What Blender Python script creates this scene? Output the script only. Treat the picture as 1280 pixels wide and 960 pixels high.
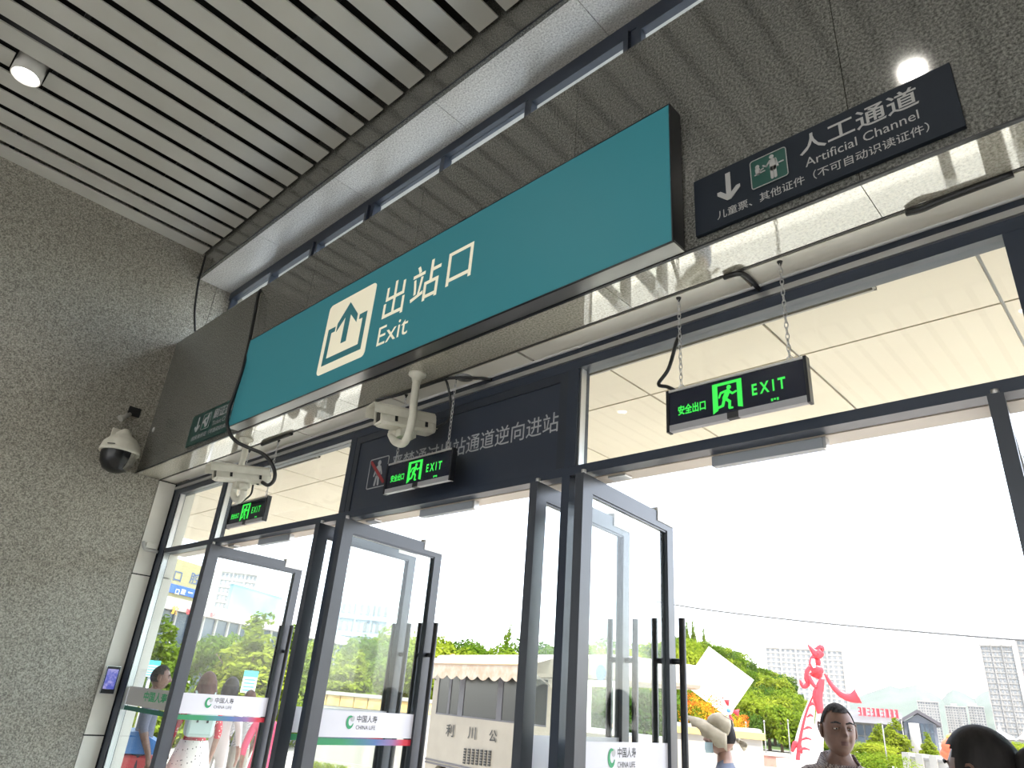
import bpy, bmesh, math, random
from mathutils import Vector, Matrix

random.seed(7)
SC = bpy.context.scene
for o in list(bpy.data.objects):
    bpy.data.objects.remove(o)
COL = SC.collection

# ------------------------------------------------------------------ camera
YAW, PITCH, ROLL, FPX, EYE = math.radians(45.0), math.radians(24.6), math.radians(4.77), 866.0, 1.6
fw = Vector((-math.sin(YAW)*math.cos(PITCH), math.cos(YAW)*math.cos(PITCH), math.sin(PITCH)))
rt = Vector((math.cos(YAW), math.sin(YAW), 0))
up = rt.cross(fw)
RT = rt*math.cos(ROLL) + up*math.sin(ROLL)
UP = -rt*math.sin(ROLL) + up*math.cos(ROLL)
camd = bpy.data.cameras.new('camera')
cam = bpy.data.objects.new('camera', camd)
COL.objects.link(cam)
cam.matrix_world = Matrix(((RT.x, UP.x, -fw.x, 0), (RT.y, UP.y, -fw.y, 0), (RT.z, UP.z, -fw.z, EYE), (0, 0, 0, 1)))
camd.sensor_width = 36
camd.lens = FPX*36/1280
camd.clip_start = 0.05
camd.clip_end = 6000
SC.camera = cam

# ------------------------------------------------------------------ light and exposure
SC.view_settings.view_transform = 'Standard'
SC.view_settings.look = 'None'
SC.view_settings.gamma = 1
SC.view_settings.use_curve_mapping = False
SC.view_settings.exposure = 1.6
SC.cycles.blur_glossy = 0.1
world = bpy.data.worlds.new('sky')
SC.world = world
world.use_nodes = True
wn = world.node_tree.nodes
wl = world.node_tree.links
sky = wn.new('ShaderNodeTexSky')
sky.sky_type = 'NISHITA'
sky.sun_disc = False
sky.sun_elevation = math.radians(66)
sky.sun_rotation = math.radians(40)
sky.air_density = 1.0
sky.dust_density = 1.2
sky.ozone_density = 1.0
hs_ = wn.new('ShaderNodeHueSaturation')
hs_.inputs['Saturation'].default_value = 0.45
wl.new(sky.outputs[0], hs_.inputs['Color'])
wl.new(hs_.outputs[0], wn['Background'].inputs[0])
wn['Background'].inputs[1].default_value = 0.31
sund = bpy.data.lights.new('sun', 'SUN')
sund.energy = 3.9
sund.angle = math.radians(0.8)
sund.color = (1, 0.92, 0.79)
sun = bpy.data.objects.new('sun', sund)
COL.objects.link(sun)
SUN_TO = Vector((0.40, -0.26, 0.88)).normalized()
sun.rotation_euler = SUN_TO.to_track_quat('Z', 'Y').to_euler()
sun.location = (20, 20, 60)

# ------------------------------------------------------------------ helpers
def ray(px, py):
    return RT*((px-640)/FPX) - UP*((py-480)/FPX) + fw

def at(px, py, dist):
    """point of the place at a given horizontal distance from the photographer, seen at that pixel"""
    d = ray(px, py)
    return Vector((0, 0, EYE)) + d*(dist/math.hypot(d.x, d.y))

def hdir(px, py=None):
    d = ray(px, 795+0.083*(px+339) if py is None else py)
    return Vector((d.x, d.y, 0)).normalized()

class MB:
    """collects geometry for one mesh"""
    def __init__(self):
        self.v = []; self.f = []; self.m = []; self.s = []
    def add(self, vs, fs, mi=0, smooth=False):
        b = len(self.v)
        self.v += [Vector(p) for p in vs]
        for f in fs:
            self.f.append([b+i for i in f]); self.m.append(mi); self.s.append(smooth)
        return self
    def box(self, x0, x1, y0, y1, z0, z1, mi=0, bev=0.0):
        if bev > 0:
            bm = bmesh.new()
            bmesh.ops.create_cube(bm, size=1)
            for v in bm.verts:
                v.co = Vector(((x0+x1)/2+v.co.x*(x1-x0), (y0+y1)/2+v.co.y*(y1-y0), (z0+z1)/2+v.co.z*(z1-z0)))
            bmesh.ops.bevel(bm, geom=list(bm.edges), offset=bev, segments=2, affect='EDGES', profile=0.5)
            bm.verts.index_update()
            self.add([v.co.copy() for v in bm.verts], [[v.index for v in f.verts] for f in bm.faces], mi)
            bm.free()
            return self
        vs = [(x, y, z) for z in (z0, z1) for y in (y0, y1) for x in (x0, x1)]
        return self.add(vs, [(0, 2, 3, 1), (4, 5, 7, 6), (0, 1, 5, 4), (2, 6, 7, 3), (0, 4, 6, 2), (1, 3, 7, 5)], mi)
    def obox(self, o, a, b, c, mi=0):
        """box spanned by vectors a,b,c from corner o"""
        o, a, b, c = Vector(o), Vector(a), Vector(b), Vector(c)
        vs = [o+a*i+b*j+c*k for k in (0, 1) for j in (0, 1) for i in (0, 1)]
        fs = [(0, 2, 3, 1), (4, 5, 7, 6), (0, 1, 5, 4), (2, 6, 7, 3), (0, 4, 6, 2), (1, 3, 7, 5)]
        if a.cross(b).dot(c) < 0:
            fs = [tuple(reversed(f)) for f in fs]
        return self.add(vs, fs, mi)
    def tube(self, pts, r, n=8, mi=0, caps=True, flat=1.0, upv=None):
        pts = [Vector(p) for p in pts]
        rs = r if isinstance(r, (list, tuple)) else [r]*len(pts)
        vs = []; fs = []
        prev = None
        for i, p in enumerate(pts):
            t = (pts[min(i+1, len(pts)-1)] - pts[max(i-1, 0)])
            if t.length < 1e-9: t = Vector((0, 0, 1))
            t.normalize()
            if prev is None:
                a = Vector(upv) if upv else (Vector((0, 0, 1)) if abs(t.z) < 0.9 else Vector((1, 0, 0)))
                u = (a - t*a.dot(t)).normalized()
            else:
                u = (prev - t*prev.dot(t))
                u = u.normalized() if u.length > 1e-6 else prev
            prev = u
            w = t.cross(u)
            for k in range(n):
                an = 2*math.pi*k/n
                vs.append(p + u*(math.cos(an)*rs[i]) + w*(math.sin(an)*rs[i]*flat))
        for i in range(len(pts)-1):
            for k in range(n):
                k2 = (k+1) % n
                fs.append((i*n+k, i*n+k2, (i+1)*n+k2, (i+1)*n+k))
        self.add(vs, fs, mi, True)
        if caps:
            b = len(self.v)-len(vs)
            self.f.append([b+k for k in reversed(range(n))]); self.m.append(mi); self.s.append(False)
            e = b+(len(pts)-1)*n
            self.f.append([e+k for k in range(n)]); self.m.append(mi); self.s.append(False)
        return self
    def cyl(self, p, q, r, n=16, mi=0, r2=None):
        return self.tube([p, q], [r, r if r2 is None else r2], n, mi)
    def lathe(self, prof, c=(0, 0, 0), axis=(0, 0, 1), n=20, mi=0, cap=True):
        ax = Vector(axis).normalized()
        u = ax.orthogonal().normalized(); w = ax.cross(u)
        c = Vector(c); vs = []; fs = []
        for r, z in prof:
            for k in range(n):
                an = 2*math.pi*k/n
                vs.append(c + ax*z + u*(r*math.cos(an)) + w*(r*math.sin(an)))
        for i in range(len(prof)-1):
            for k in range(n):
                k2 = (k+1) % n
                fs.append((i*n+k, i*n+k2, (i+1)*n+k2, (i+1)*n+k))
        b = len(self.v)
        self.add(vs, fs, mi, True)
        if cap:
            for i, rev in ((0, True), (len(prof)-1, False)):
                ids = [b+i*n+k for k in range(n)]
                self.f.append(ids[::-1] if rev else ids); self.m.append(mi); self.s.append(False)
        return self
    def ellipsoid(self, c, r, nu=16, nv=10, mi=0, rot=None):
        c = Vector(c); vs = []; fs = []
        for j in range(nv+1):
            th = math.pi*j/nv
            for i in range(nu):
                ph = 2*math.pi*i/nu
                p = Vector((r[0]*math.sin(th)*math.cos(ph), r[1]*math.sin(th)*math.sin(ph), r[2]*math.cos(th)))
                if rot: p = rot @ p
                vs.append(c+p)
        for j in range(nv):
            for i in range(nu):
                i2 = (i+1) % nu
                fs.append((j*nu+i, (j+1)*nu+i, (j+1)*nu+i2, j*nu+i2))
        return self.add(vs, fs, mi, True)
    def prism(self, poly, o, u, v, d, mi=0):
        """polygon (2D list) at o, axes u,v, extruded by vector d"""
        o, u, v, d = Vector(o), Vector(u), Vector(v), Vector(d)
        n = len(poly)
        area = sum(poly[i][0]*poly[(i+1) % n][1]-poly[(i+1) % n][0]*poly[i][1] for i in range(n))
        if area < 0: poly = list(reversed(poly))
        flip = u.cross(v).dot(d) < 0
        vs = [o+u*a+v*b for a, b in poly] + [o+u*a+v*b+d for a, b in poly]
        fs = [list(reversed(range(n))), list(range(n, 2*n))] + [(i, (i+1) % n, n+(i+1) % n, n+i) for i in range(n)]
        if flip: fs = [list(reversed(f)) for f in fs]
        return self.add(vs, fs, mi)

def wloc(o):
    p = Vector((0, 0, 0))
    while o is not None:
        p += o.location; o = o.parent
    return p

def build(name, mb, mat, parent=None, local=False, bevel=0.0):
    """one mesh object; coordinates are world ones unless local"""
    me = bpy.data.meshes.new(name)
    off = Vector((0, 0, 0)) if (local or parent is None) else wloc(parent)
    me.from_pydata([tuple(p-off) for p in mb.v], [], mb.f)
    mats = mat if isinstance(mat, (list, tuple)) else [mat]
    for m in mats: me.materials.append(m)
    me.polygons.foreach_set('material_index', mb.m)
    me.polygons.foreach_set('use_smooth', mb.s)
    me.update()
    o = bpy.data.objects.new(name, me)
    COL.objects.link(o)
    if parent is not None: o.parent = parent
    if bevel > 0:
        md = o.modifiers.new('bevel', 'BEVEL'); md.width = bevel; md.segments = 2; md.limit_method = 'ANGLE'
    return o

def tag(o, label=None, cat=None, group=None, kind=None):
    if label: o['label'] = label
    if cat: o['category'] = cat
    if group: o['group'] = group
    if kind: o['kind'] = kind
    return o

def empty(name, loc, label=None, cat=None, rz=0.0, group=None, kind=None):
    o = bpy.data.objects.new(name, None)
    o.empty_display_size = 0.1
    COL.objects.link(o)
    o.location = loc
    o.rotation_euler = (0, 0, rz)
    return tag(o, label, cat, group, kind)

def struct(name, mb, mat, parent=None):
    o = build(name, mb, mat, parent)
    if parent is None: o['kind'] = 'structure'
    return o

# ------------------------------------------------------------------ materials
MATS = {}
def mat(name, col, rough=0.5, metal=0.0, spec=0.5, emit=None, es=0.0, coat=0.0, coat_rough=0.05):
    if name in MATS: return MATS[name]
    m = bpy.data.materials.new(name); m.use_nodes = True
    b = m.node_tree.nodes['Principled BSDF']
    b.inputs['Base Color'].default_value = (*col, 1)
    b.inputs['Roughness'].default_value = rough
    b.inputs['Metallic'].default_value = metal
    b.inputs['Specular IOR Level'].default_value = spec
    b.inputs['Coat Weight'].default_value = coat
    b.inputs['Coat Roughness'].default_value = coat_rough
    if emit:
        b.inputs['Emission Color'].default_value = (*emit, 1)
        b.inputs['Emission Strength'].default_value = es
    MATS[name] = m
    return m

def varied(name, c1, c2, scale=8.0, rough=0.6, bump=0.0, detail=4.0, metal=0.0, spec=0.5, stretch=None):
    """two tone noise surface"""
    m = mat(name, c1, rough, metal, spec)
    nt = m.node_tree; N = nt.nodes; L = nt.links
    b = N['Principled BSDF']
    tc = N.new('ShaderNodeTexCoord'); no = N.new('ShaderNodeTexNoise'); rp = N.new('ShaderNodeValToRGB')
    no.inputs['Scale'].default_value = scale; no.inputs['Detail'].default_value = detail
    if stretch:
        mp = N.new('ShaderNodeMapping'); mp.inputs['Scale'].default_value = stretch
        L.new(tc.outputs['Object'], mp.inputs[0]); L.new(mp.outputs[0], no.inputs['Vector'])
    else:
        L.new(tc.outputs['Object'], no.inputs['Vector'])
    rp.color_ramp.elements[0].color = (*c1, 1); rp.color_ramp.elements[1].color = (*c2, 1)
    rp.color_ramp.elements[0].position = 0.35; rp.color_ramp.elements[1].position = 0.65
    L.new(no.outputs['Fac'], rp.inputs[0]); L.new(rp.outputs[0], b.inputs['Base Color'])
    if bump:
        bp = N.new('ShaderNodeBump'); bp.inputs['Strength'].default_value = bump; bp.inputs['Distance'].default_value = 0.01
        L.new(no.outputs['Fac'], bp.inputs['Height']); L.new(bp.outputs[0], b.inputs['Normal'])
    return m

def granite(name, dark, mid, light, scale, rough, spec, mottle=0.25):
    m = mat(name, mid, rough, 0, spec)
    nt = m.node_tree; N = nt.nodes; L = nt.links
    b = N['Principled BSDF']
    tc = N.new('ShaderNodeTexCoord')
    n1 = N.new('ShaderNodeTexNoise'); n1.inputs['Scale'].default_value = scale; n1.inputs['Detail'].default_value = 3
    n1.inputs['Roughness'].default_value = 0.75
    L.new(tc.outputs['Object'], n1.inputs['Vector'])
    rp = N.new('ShaderNodeValToRGB')
    e = rp.color_ramp.elements
    e[0].position = 0.36; e[0].color = (*dark, 1)
    e[1].position = 0.64; e[1].color = (*light, 1)
    k = e.new(0.5); k.color = (*mid, 1)
    L.new(n1.outputs['Fac'], rp.inputs[0])
    n2 = N.new('ShaderNodeTexNoise'); n2.inputs['Scale'].default_value = 1.7; n2.inputs['Detail'].default_value = 4
    L.new(tc.outputs['Object'], n2.inputs['Vector'])
    mr = N.new('ShaderNodeMapRange'); mr.inputs[3].default_value = 1-mottle; mr.inputs[4].default_value = 1+mottle
    L.new(n2.outputs['Fac'], mr.inputs[0])
    mx = N.new('ShaderNodeVectorMath'); mx.operation = 'SCALE'
    L.new(rp.outputs[0], mx.inputs[0]); L.new(mr.outputs[0], mx.inputs['Scale'])
    L.new(mx.outputs[0], b.inputs['Base Color'])
    return m

def glass(name, tint=(0.95, 0.98, 0.97), refl=1.0, ior=1.5):
    if name in MATS: return MATS[name]
    m = bpy.data.materials.new(name); m.use_nodes = True
    nt = m.node_tree; N = nt.nodes; L = nt.links
    N.remove(N['Principled BSDF'])
    tr = N.new('ShaderNodeBsdfTransparent'); tr.inputs[0].default_value = (*tint, 1)
    gl = N.new('ShaderNodeBsdfGlossy'); gl.inputs['Roughness'].default_value = 0.0
    fr = N.new('ShaderNodeLayerWeight'); fr.inputs[0].default_value = 0.5
    pw = N.new('ShaderNodeMath'); pw.operation = 'POWER'; pw.inputs[1].default_value = 5.0
    ml = N.new('ShaderNodeMath'); ml.operation = 'MULTIPLY_ADD'; ml.inputs[1].default_value = 0.95*refl; ml.inputs[2].default_value = 0.045*refl; ml.use_clamp = True
    ms = N.new('ShaderNodeMixShader')
    L.new(fr.outputs['Facing'], pw.inputs[0]); L.new(pw.outputs[0], ml.inputs[0]); L.new(ml.outputs[0], ms.inputs[0])
    L.new(tr.outputs[0], ms.inputs[1]); L.new(gl.outputs[0], ms.inputs[2])
    L.new(ms.outputs[0], N['Material Output'].inputs[0])
    MATS[name] = m
    return m

def leafmat(name, c1, c2, trans=0.45):
    if name in MATS: return MATS[name]
    m = bpy.data.materials.new(name); m.use_nodes = True
    nt = m.node_tree; N = nt.nodes; L = nt.links
    N.remove(N['Principled BSDF'])
    tc = N.new('ShaderNodeTexCoord'); no = N.new('ShaderNodeTexNoise'); no.inputs['Scale'].default_value = 1.3
    no.inputs['Detail'].default_value = 5
    rp = N.new('ShaderNodeValToRGB')
    rp.color_ramp.elements[0].position = 0.38; rp.color_ramp.elements[0].color = (*c1, 1)
    rp.color_ramp.elements[1].position = 0.62; rp.color_ramp.elements[1].color = (*c2, 1)
    L.new(tc.outputs['Object'], no.inputs['Vector']); L.new(no.outputs['Fac'], rp.inputs[0])
    d = N.new('ShaderNodeBsdfDiffuse'); t = N.new('ShaderNodeBsdfTranslucent'); ms = N.new('ShaderNodeMixShader')
    ms.inputs[0].default_value = trans
    L.new(rp.outputs[0], d.inputs[0]); L.new(rp.outputs[0], t.inputs[0])
    L.new(d.outputs[0], ms.inputs[1]); L.new(t.outputs[0], ms.inputs[2])
    L.new(ms.outputs[0], N['Material Output'].inputs[0])
    MATS[name] = m
    return m

G_WALL = granite('granite_wall', (0.105, 0.098, 0.085), (0.285, 0.27, 0.232), (0.48, 0.455, 0.40), 85, 0.28, 0.5, 0.12)
G_BEAM = granite('granite_beam', (0.045, 0.046, 0.042), (0.13, 0.13, 0.12), (0.24, 0.24, 0.22), 95, 0.07, 0.6, 0.10)
G_SOFF = granite('granite_soffit', (0.26, 0.25, 0.21), (0.44, 0.42, 0.36), (0.58, 0.55, 0.48), 95, 0.04, 1.0, 0.06)
G_SOFF.node_tree.nodes['Principled BSDF'].inputs['IOR'].default_value = 2.05
G_UPPER = granite('granite_upper', (0.34, 0.335, 0.32), (0.56, 0.55, 0.53), (0.72, 0.71, 0.68), 80, 0.22, 0.5, 0.15)
G_FLOOR = granite('granite_floor', (0.52, 0.48, 0.40), (0.64, 0.59, 0.50), (0.72, 0.67, 0.58), 60, 0.13, 1.0, 0.05)
WHITE_PANEL = varied('white_panel', (0.74, 0.72, 0.66), (0.79, 0.77, 0.71), 2.0, 0.3)
SLAT = varied('slat_paint', (0.50, 0.50, 0.47), (0.55, 0.55, 0.52), 1.5, 0.35)
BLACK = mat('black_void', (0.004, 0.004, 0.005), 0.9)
FRAME = varied('door_frame_paint', (0.022, 0.030, 0.048), (0.028, 0.037, 0.058), 3, 0.35, spec=0.5)
FRAME2 = varied('leaf_frame_paint', (0.036, 0.041, 0.053), (0.044, 0.050, 0.064), 3, 0.32, spec=0.5)
ALU = mat('aluminium', (0.55, 0.55, 0.56), 0.3, 0.9)
STEEL = mat('brushed_steel', (0.62, 0.62, 0.63), 0.35, 0.8)
GREYPAINT = mat('grey_paint', (0.30, 0.32, 0.35), 0.4)
GLASS = glass('door_glass', refl=0.6)
GLASS_T = glass('transom_glass', refl=0.7)
BLACK_PL = mat('black_plastic', (0.012, 0.013, 0.015), 0.45)
WHITE_PL = varied('camera_white', (0.60, 0.58, 0.50), (0.68, 0.66, 0.58), 14, 0.4)
CREAM_DECAL = mat('cream_letter', (0.80, 0.76, 0.62), 0.5, emit=(0.9, 0.82, 0.6), es=0.11)
TEAL = mat('teal_lightbox_face', (0.025, 0.145, 0.17), 0.5, spec=0.25, emit=(0.035, 0.2, 0.24), es=0.12)
TEAL_DK = mat('teal_ink', (0.02, 0.13, 0.15), 0.4, emit=(0.03, 0.17, 0.2), es=0.10)
NAVY = mat('navy_sign_face', (0.010, 0.016, 0.026), 0.6, spec=0.25)
NAVY_BOX = mat('dark_box_metal', (0.016, 0.018, 0.023), 0.3, 0.2)
SIGN_GREY = mat('grey_letter', (0.38, 0.38, 0.38), 0.6)
SIGN_GREY2 = mat('dim_grey_letter', (0.36, 0.37, 0.39), 0.6)
GREEN_SIGN = mat('green_sign_face', (0.008, 0.05, 0.045), 0.35)
EXIT_GREEN = mat('exit_green', (0.02, 0.4, 0.05), 0.4, emit=(0.035, 0.62, 0.06), es=0.36)
RED_INK = mat('red_ink', (0.28, 0.03, 0.035), 0.5)

def new_text(body, bold=0.0):
    cu = bpy.data.curves.new('lettering', 'FONT')
    cu.body = body
    cu.offset = bold
    cu.resolution_u = 3
    cu.extrude = 0.0
    o = bpy.data.objects.new('lettering', cu)
    COL.objects.link(o)
    bpy.context.view_layer.update()
    dg = bpy.context.evaluated_depsgraph_get()
    me = bpy.data.meshes.new_from_object(o.evaluated_get(dg))
    bpy.data.objects.remove(o)
    return me

def text(name, body, p0, right, upv, width, height, m, parent, bold=0.0, local=False, align='fit', pieces=1):
    """flat lettering whose bounding box starts at p0 (lower left) and spans width x height"""
    me = new_text(body, bold)
    vs = [v.co.copy() for v in me.vertices]
    fs = [list(p.vertices) for p in me.polygons]
    bpy.data.meshes.remove(me)
    x0 = min(v.x for v in vs); x1 = max(v.x for v in vs); y0 = min(v.y for v in vs); y1 = max(v.y for v in vs)
    right, upv = Vector(right).normalized(), Vector(upv).normalized()
    sx = width/max(1e-6, x1-x0); sy = height/max(1e-6, y1-y0)
    if align == 'h': sx = sy
    p0 = Vector(p0)
    pts = [p0+right*((v.x-x0)*sx)+upv*((v.y-y0)*sy) for v in vs]
    # words set apart by the widest gaps become letterings of their own
    iv = sorted((min(vs[i].x for i in f), max(vs[i].x for i in f)) for f in fs)
    gaps = []; end = iv[0][1]
    for a, b in iv:
        if a > end: gaps.append((a-end, (a+end)/2))
        end = max(end, b)
    cuts = sorted(g[1] for g in sorted(gaps, reverse=True)[:pieces-1]) if pieces > 1 else []
    out = None
    for lo, hi in zip([-1e9]+cuts, cuts+[1e9]):
        sel = [f for f in fs if lo <= vs[f[0]].x < hi]
        idx = {}
        for f in sel:
            for i in f: idx.setdefault(i, len(idx))
        mb = MB(); mb.add([pts[i] for i in idx], [[idx[i] for i in f] for f in sel])
        out = build(name, mb, m, parent, local)
    return out

def stroke(mb, a, b, w, o, u, v, d, mi=0, n=4):
    """thick line with rounded ends in the plane (u,v)"""
    ax, ay = a; bx, by = b
    an = math.atan2(by-ay, bx-ax)
    poly = []
    for k in range(n+1):
        t = an+math.pi/2+math.pi*k/n
        poly.append((ax+math.cos(t)*w/2, ay+math.sin(t)*w/2))
    for k in range(n+1):
        t = an-math.pi/2+math.pi*k/n
        poly.append((bx+math.cos(t)*w/2, by+math.sin(t)*w/2))
    mb.prism(poly, o, u, v, d, mi)

def disc2(mb, c, r, o, u, v, d, mi=0, n=14):
    mb.prism([(c[0]+r*math.cos(2*math.pi*k/n), c[1]+r*math.sin(2*math.pi*k/n)) for k in range(n)], o, u, v, d, mi)

def rrect(x0, x1, y0, y1, r, n=4):
    out = []
    for cx, cy, a0 in ((x1-r, y0+r, -90), (x1-r, y1-r, 0), (x0+r, y1-r, 90), (x0+r, y0+r, 180)):
        for k in range(n+1):
            a = math.radians(a0+90*k/n)
            out.append((cx+r*math.cos(a), cy+r*math.sin(a)))
    return out

def ring2(mb, x0, x1, y0, y1, r, w, o, u, v, d, mi=0):
    a = rrect(x0, x1, y0, y1, r); b = rrect(x0+w, x1-w, y0+w, y1-w, max(0.001, r-w))
    n = len(a)
    for i in range(n):
        j = (i+1) % n
        mb.prism([a[i], a[j], b[j], b[i]], o, u, v, d, mi)

X_, Y_, Z_ = Vector((1, 0, 0)), Vector((0, 1, 0)), Vector((0, 0, 1))

# ================================================================== the hall
XL = -7.03           # left wall plane
XR = 9.0
YB = 2.10            # front face of the entrance beam
YF = 2.50            # plane of the glazed front
YREAR = -11.0
ZC = 5.79            # underside of slats

struct('wall_left', MB().box(XL-0.3, XL, YREAR, 2.32, 0, 6.3), G_WALL)
# faint joints between the stone slabs of the left wall are open grooves between thin edge strips
w_up = MB().box(XL-0.3, XL, 2.325, 2.62, 3.3, 6.3)
struct('wall_left_return', w_up, G_WALL)
struct('wall_right', MB().box(XR, XR+0.3, YREAR, 3.0, 0, 6.3), G_WALL)
struct('floor', MB().box(XL-0.3, XR+0.3, YREAR, 6.0, -0.3, 0.0), G_FLOOR)
struct('wall_rear', MB().box(XL-0.3, XR+0.3, YREAR-0.3, YREAR, 4.6, 6.3), G_WALL)  # unseen partial wall, opening below shaped to let skylight brighten the hall
cp = empty('wall_rear_columns', (0, YREAR, 0), kind='structure')
for i in range(5):
    x = XL+0.2+i*(XR-XL-0.4)/4
    build('column', MB().box(x-0.3, x+0.3, YREAR-0.3, YREAR+0.3, 0, 4.6), G_WALL, cp)

# slatted ceiling
ceil = empty('ceiling', (0, 0, ZC), kind='structure')
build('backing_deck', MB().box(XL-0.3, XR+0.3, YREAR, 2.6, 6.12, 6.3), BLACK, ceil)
PITCH_S, SLW = 0.2555, 0.185
LAMPS_X = [-5.595 + 2.555*i for i in range(6)]
LAMPS_Y = [0.05, -3.0, -6.0]
x = XL+0.003
slat_me = None
i = 0
while x+SLW < XR:
    has = [lx for lx in LAMPS_X if x-0.03 < lx < x+SLW+0.03]
    runs = [(YREAR, 2.075)]
    if has:
        cuts = sorted(LAMPS_Y)
        ys = [YREAR]
        for c in cuts: ys += [c-0.115, c+0.115]
        ys.append(2.075)
        runs = [(ys[k], ys[k+1]) for k in range(0, len(ys), 2)]
        LAMPS_X[LAMPS_X.index(has[0])] = x+SLW/2
    for (a, b) in runs:
        # folded metal strip: flat underside, two raised flanges
        m_ = MB()
        m_.box(x, x+SLW, a, b, ZC, ZC+0.004)
        m_.box(x, x+0.004, a, b, ZC+0.004, ZC+0.014)
        m_.box(x+SLW-0.004, x+SLW, a, b, ZC+0.004, ZC+0.014)
        if b > 2: m_.box(x+0.004, x+SLW-0.004, b-0.004, b, ZC+0.004, ZC+0.014)
        build('slat', m_, SLAT, ceil)
    x += PITCH_S
    i += 1
for yy in (1.3, 0.2, -0.9, -2.0, -3.1, -4.2, -5.3, -6.4):
    build('carrier_rail', MB().box(XL, XR, yy-0.02, yy+0.02, ZC+0.035, ZC+0.075), BLACK_PL, ceil)

def downlight(x, y, label):
    t = empty('downlight', (x, y, ZC), label, 'lamp', group='round downlights in the slatted ceiling')
    body = MB().lathe([(0.098, -0.075), (0.105, -0.07), (0.105, 0.10)], (x, y, ZC), n=28, cap=False)
    body.lathe([(0.098, -0.075), (0.09, -0.068), (0.074, -0.055)], (x, y, ZC), n=28, cap=False)
    build('housing', body, mat('lamp_housing', (0.62, 0.61, 0.58), 0.35), t)
    build('diffuser', MB().lathe([(0.0, -0.054), (0.076, -0.054)], (x, y, ZC), n=28, cap=False),
          mat('lamp_diffuser', (0.9, 0.9, 0.85), 0.5, emit=(1, 0.97, 0.9), es=7.0), t)
    ld = bpy.data.lights.new('downlight_glow', 'SPOT')
    ld.energy = 22; ld.spot_size = math.radians(120); ld.spot_blend = 0.7; ld.shadow_soft_size = 0.07
    ld.color = (1, 0.94, 0.83)
    lo = bpy.data.objects.new('downlight_glow', ld); COL.objects.link(lo)
    lo.parent = t; lo.location = (0, 0, -0.085)
    return t
for iy, ly in enumerate(LAMPS_Y):
    for ix, lx in enumerate(LAMPS_X):
        if ix == 0 and iy == 0:
            downlight(lx, ly, 'lit round white downlight nearest the stone wall, in the slatted ceiling')
        else:
            downlight(lx, ly, 'round white downlight in the ceiling beyond the picture edge')

# fascia and upper stone soffit in front of the clerestory
fas = empty('wall_front_upper', (0, YB, 5.5), kind='structure')
xs = [XL + 1.29*k for k in range(0, 13)]
for a, b in zip(xs[:-1], xs[1:]):
    build('fascia_slab', MB().box(a+0.002, b-0.002, YB, YB+0.03, 5.5, 6.12), G_BEAM, fas)
    build('soffit_slab', MB().box(a+0.002, b-0.002, YB+0.03, 2.52, 5.5, 5.53), G_UPPER, fas)
build('edge_trim', MB().box(XL, XR, YB-0.008, YB+0.0, 5.494, 5.506), NAVY_BOX, fas)

struct('wall_front_shade_block', MB().box(XL-0.3, XR+0.3, 2.53, 2.75, 5.5, 8.2), mat('outer_stone', (0.45, 0.44, 0.42), 0.7))  # unseen upper wall added so its shadow covers people outside the doors

struct('wall_left_shade_block', MB().box(-26, XL-0.31, YREAR, 2.5, 0, 8.2), MATS['outer_stone'])  # unseen block added to keep sun off the group outside the side light

# clerestory window between the beam and the upper soffit
cl = empty('window_1', (0, 2.5, 4.7), kind='structure')
CM = [-6.98, -6.09, -5.23, -4.36, -3.45, -2.56, -1.68, -0.8, 0.08, 0.96, 1.84, 2.72, 3.6, 4.48, 5.36, 6.24, 7.12, 8.0, 8.96]
build('head_rail', MB().box(XL, XR, 2.48, 2.55, 5.41, 5.5), FRAME, cl)
build('sill_rail', MB().box(XL, XR, 2.49, 2.55, 4.7, 4.76), FRAME, cl)
for k, xm in enumerate(CM):
    build('mullion', MB().box(xm-0.025, xm+0.025, 2.485, 2.555, 4.76, 5.41), FRAME, cl)
    if k < len(CM)-1:
        x1 = CM[k+1]
        build('pane', MB().box(xm+0.025, x1-0.025, 2.515, 2.523, 4.76, 5.41), GLASS_T, cl)
        if k in (1, 2) or k >= 5:     # opening casement frames
            fr_ = MB()
            fr_.box(xm+0.03, x1-0.03, 2.46, 2.51, 5.335, 5.405)
            fr_.box(xm+0.03, x1-0.03, 2.478, 2.51, 4.78, 4.82)
            fr_.box(xm+0.03, xm+0.065, 2.46, 2.51, 4.82, 5.335)
            fr_.box(x1-0.065, x1-0.03, 2.46, 2.51, 4.82, 5.335)
            build('casement', fr_, FRAME, cl)

# entrance beam: stone slabs in front and underneath
beam = empty('wall_front', (0, YB, 3.3), kind='structure')
build('core', MB().box(XL, XR, YB+0.03, 2.52, 3.335, 4.70), mat('beam_core', (0.2, 0.2, 0.19), 0.8), beam)
xs = [XL] + [-5.645+1.2875*k for k in range(0, 12)]
for a, b in zip(xs[:-1], xs[1:]):
    build('granite_slab', MB().box(a+0.0015, b-0.0015, YB, YB+0.03, 3.306, 4.70), G_BEAM, beam)
xs = [XL] + [-5.896+1.08*k for k in range(0, 14)]
for a, b in zip(xs[:-1], xs[1:]):
    build('soffit_slab', MB().box(a+0.0015, b-0.0015, YB+0.004, 2.322, 3.3, 3.33), G_SOFF, beam)
build('edge_trim', MB().box(XL, XR, YB-0.012, YB+0.004, 3.298, 3.306), NAVY_BOX, beam)

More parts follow.
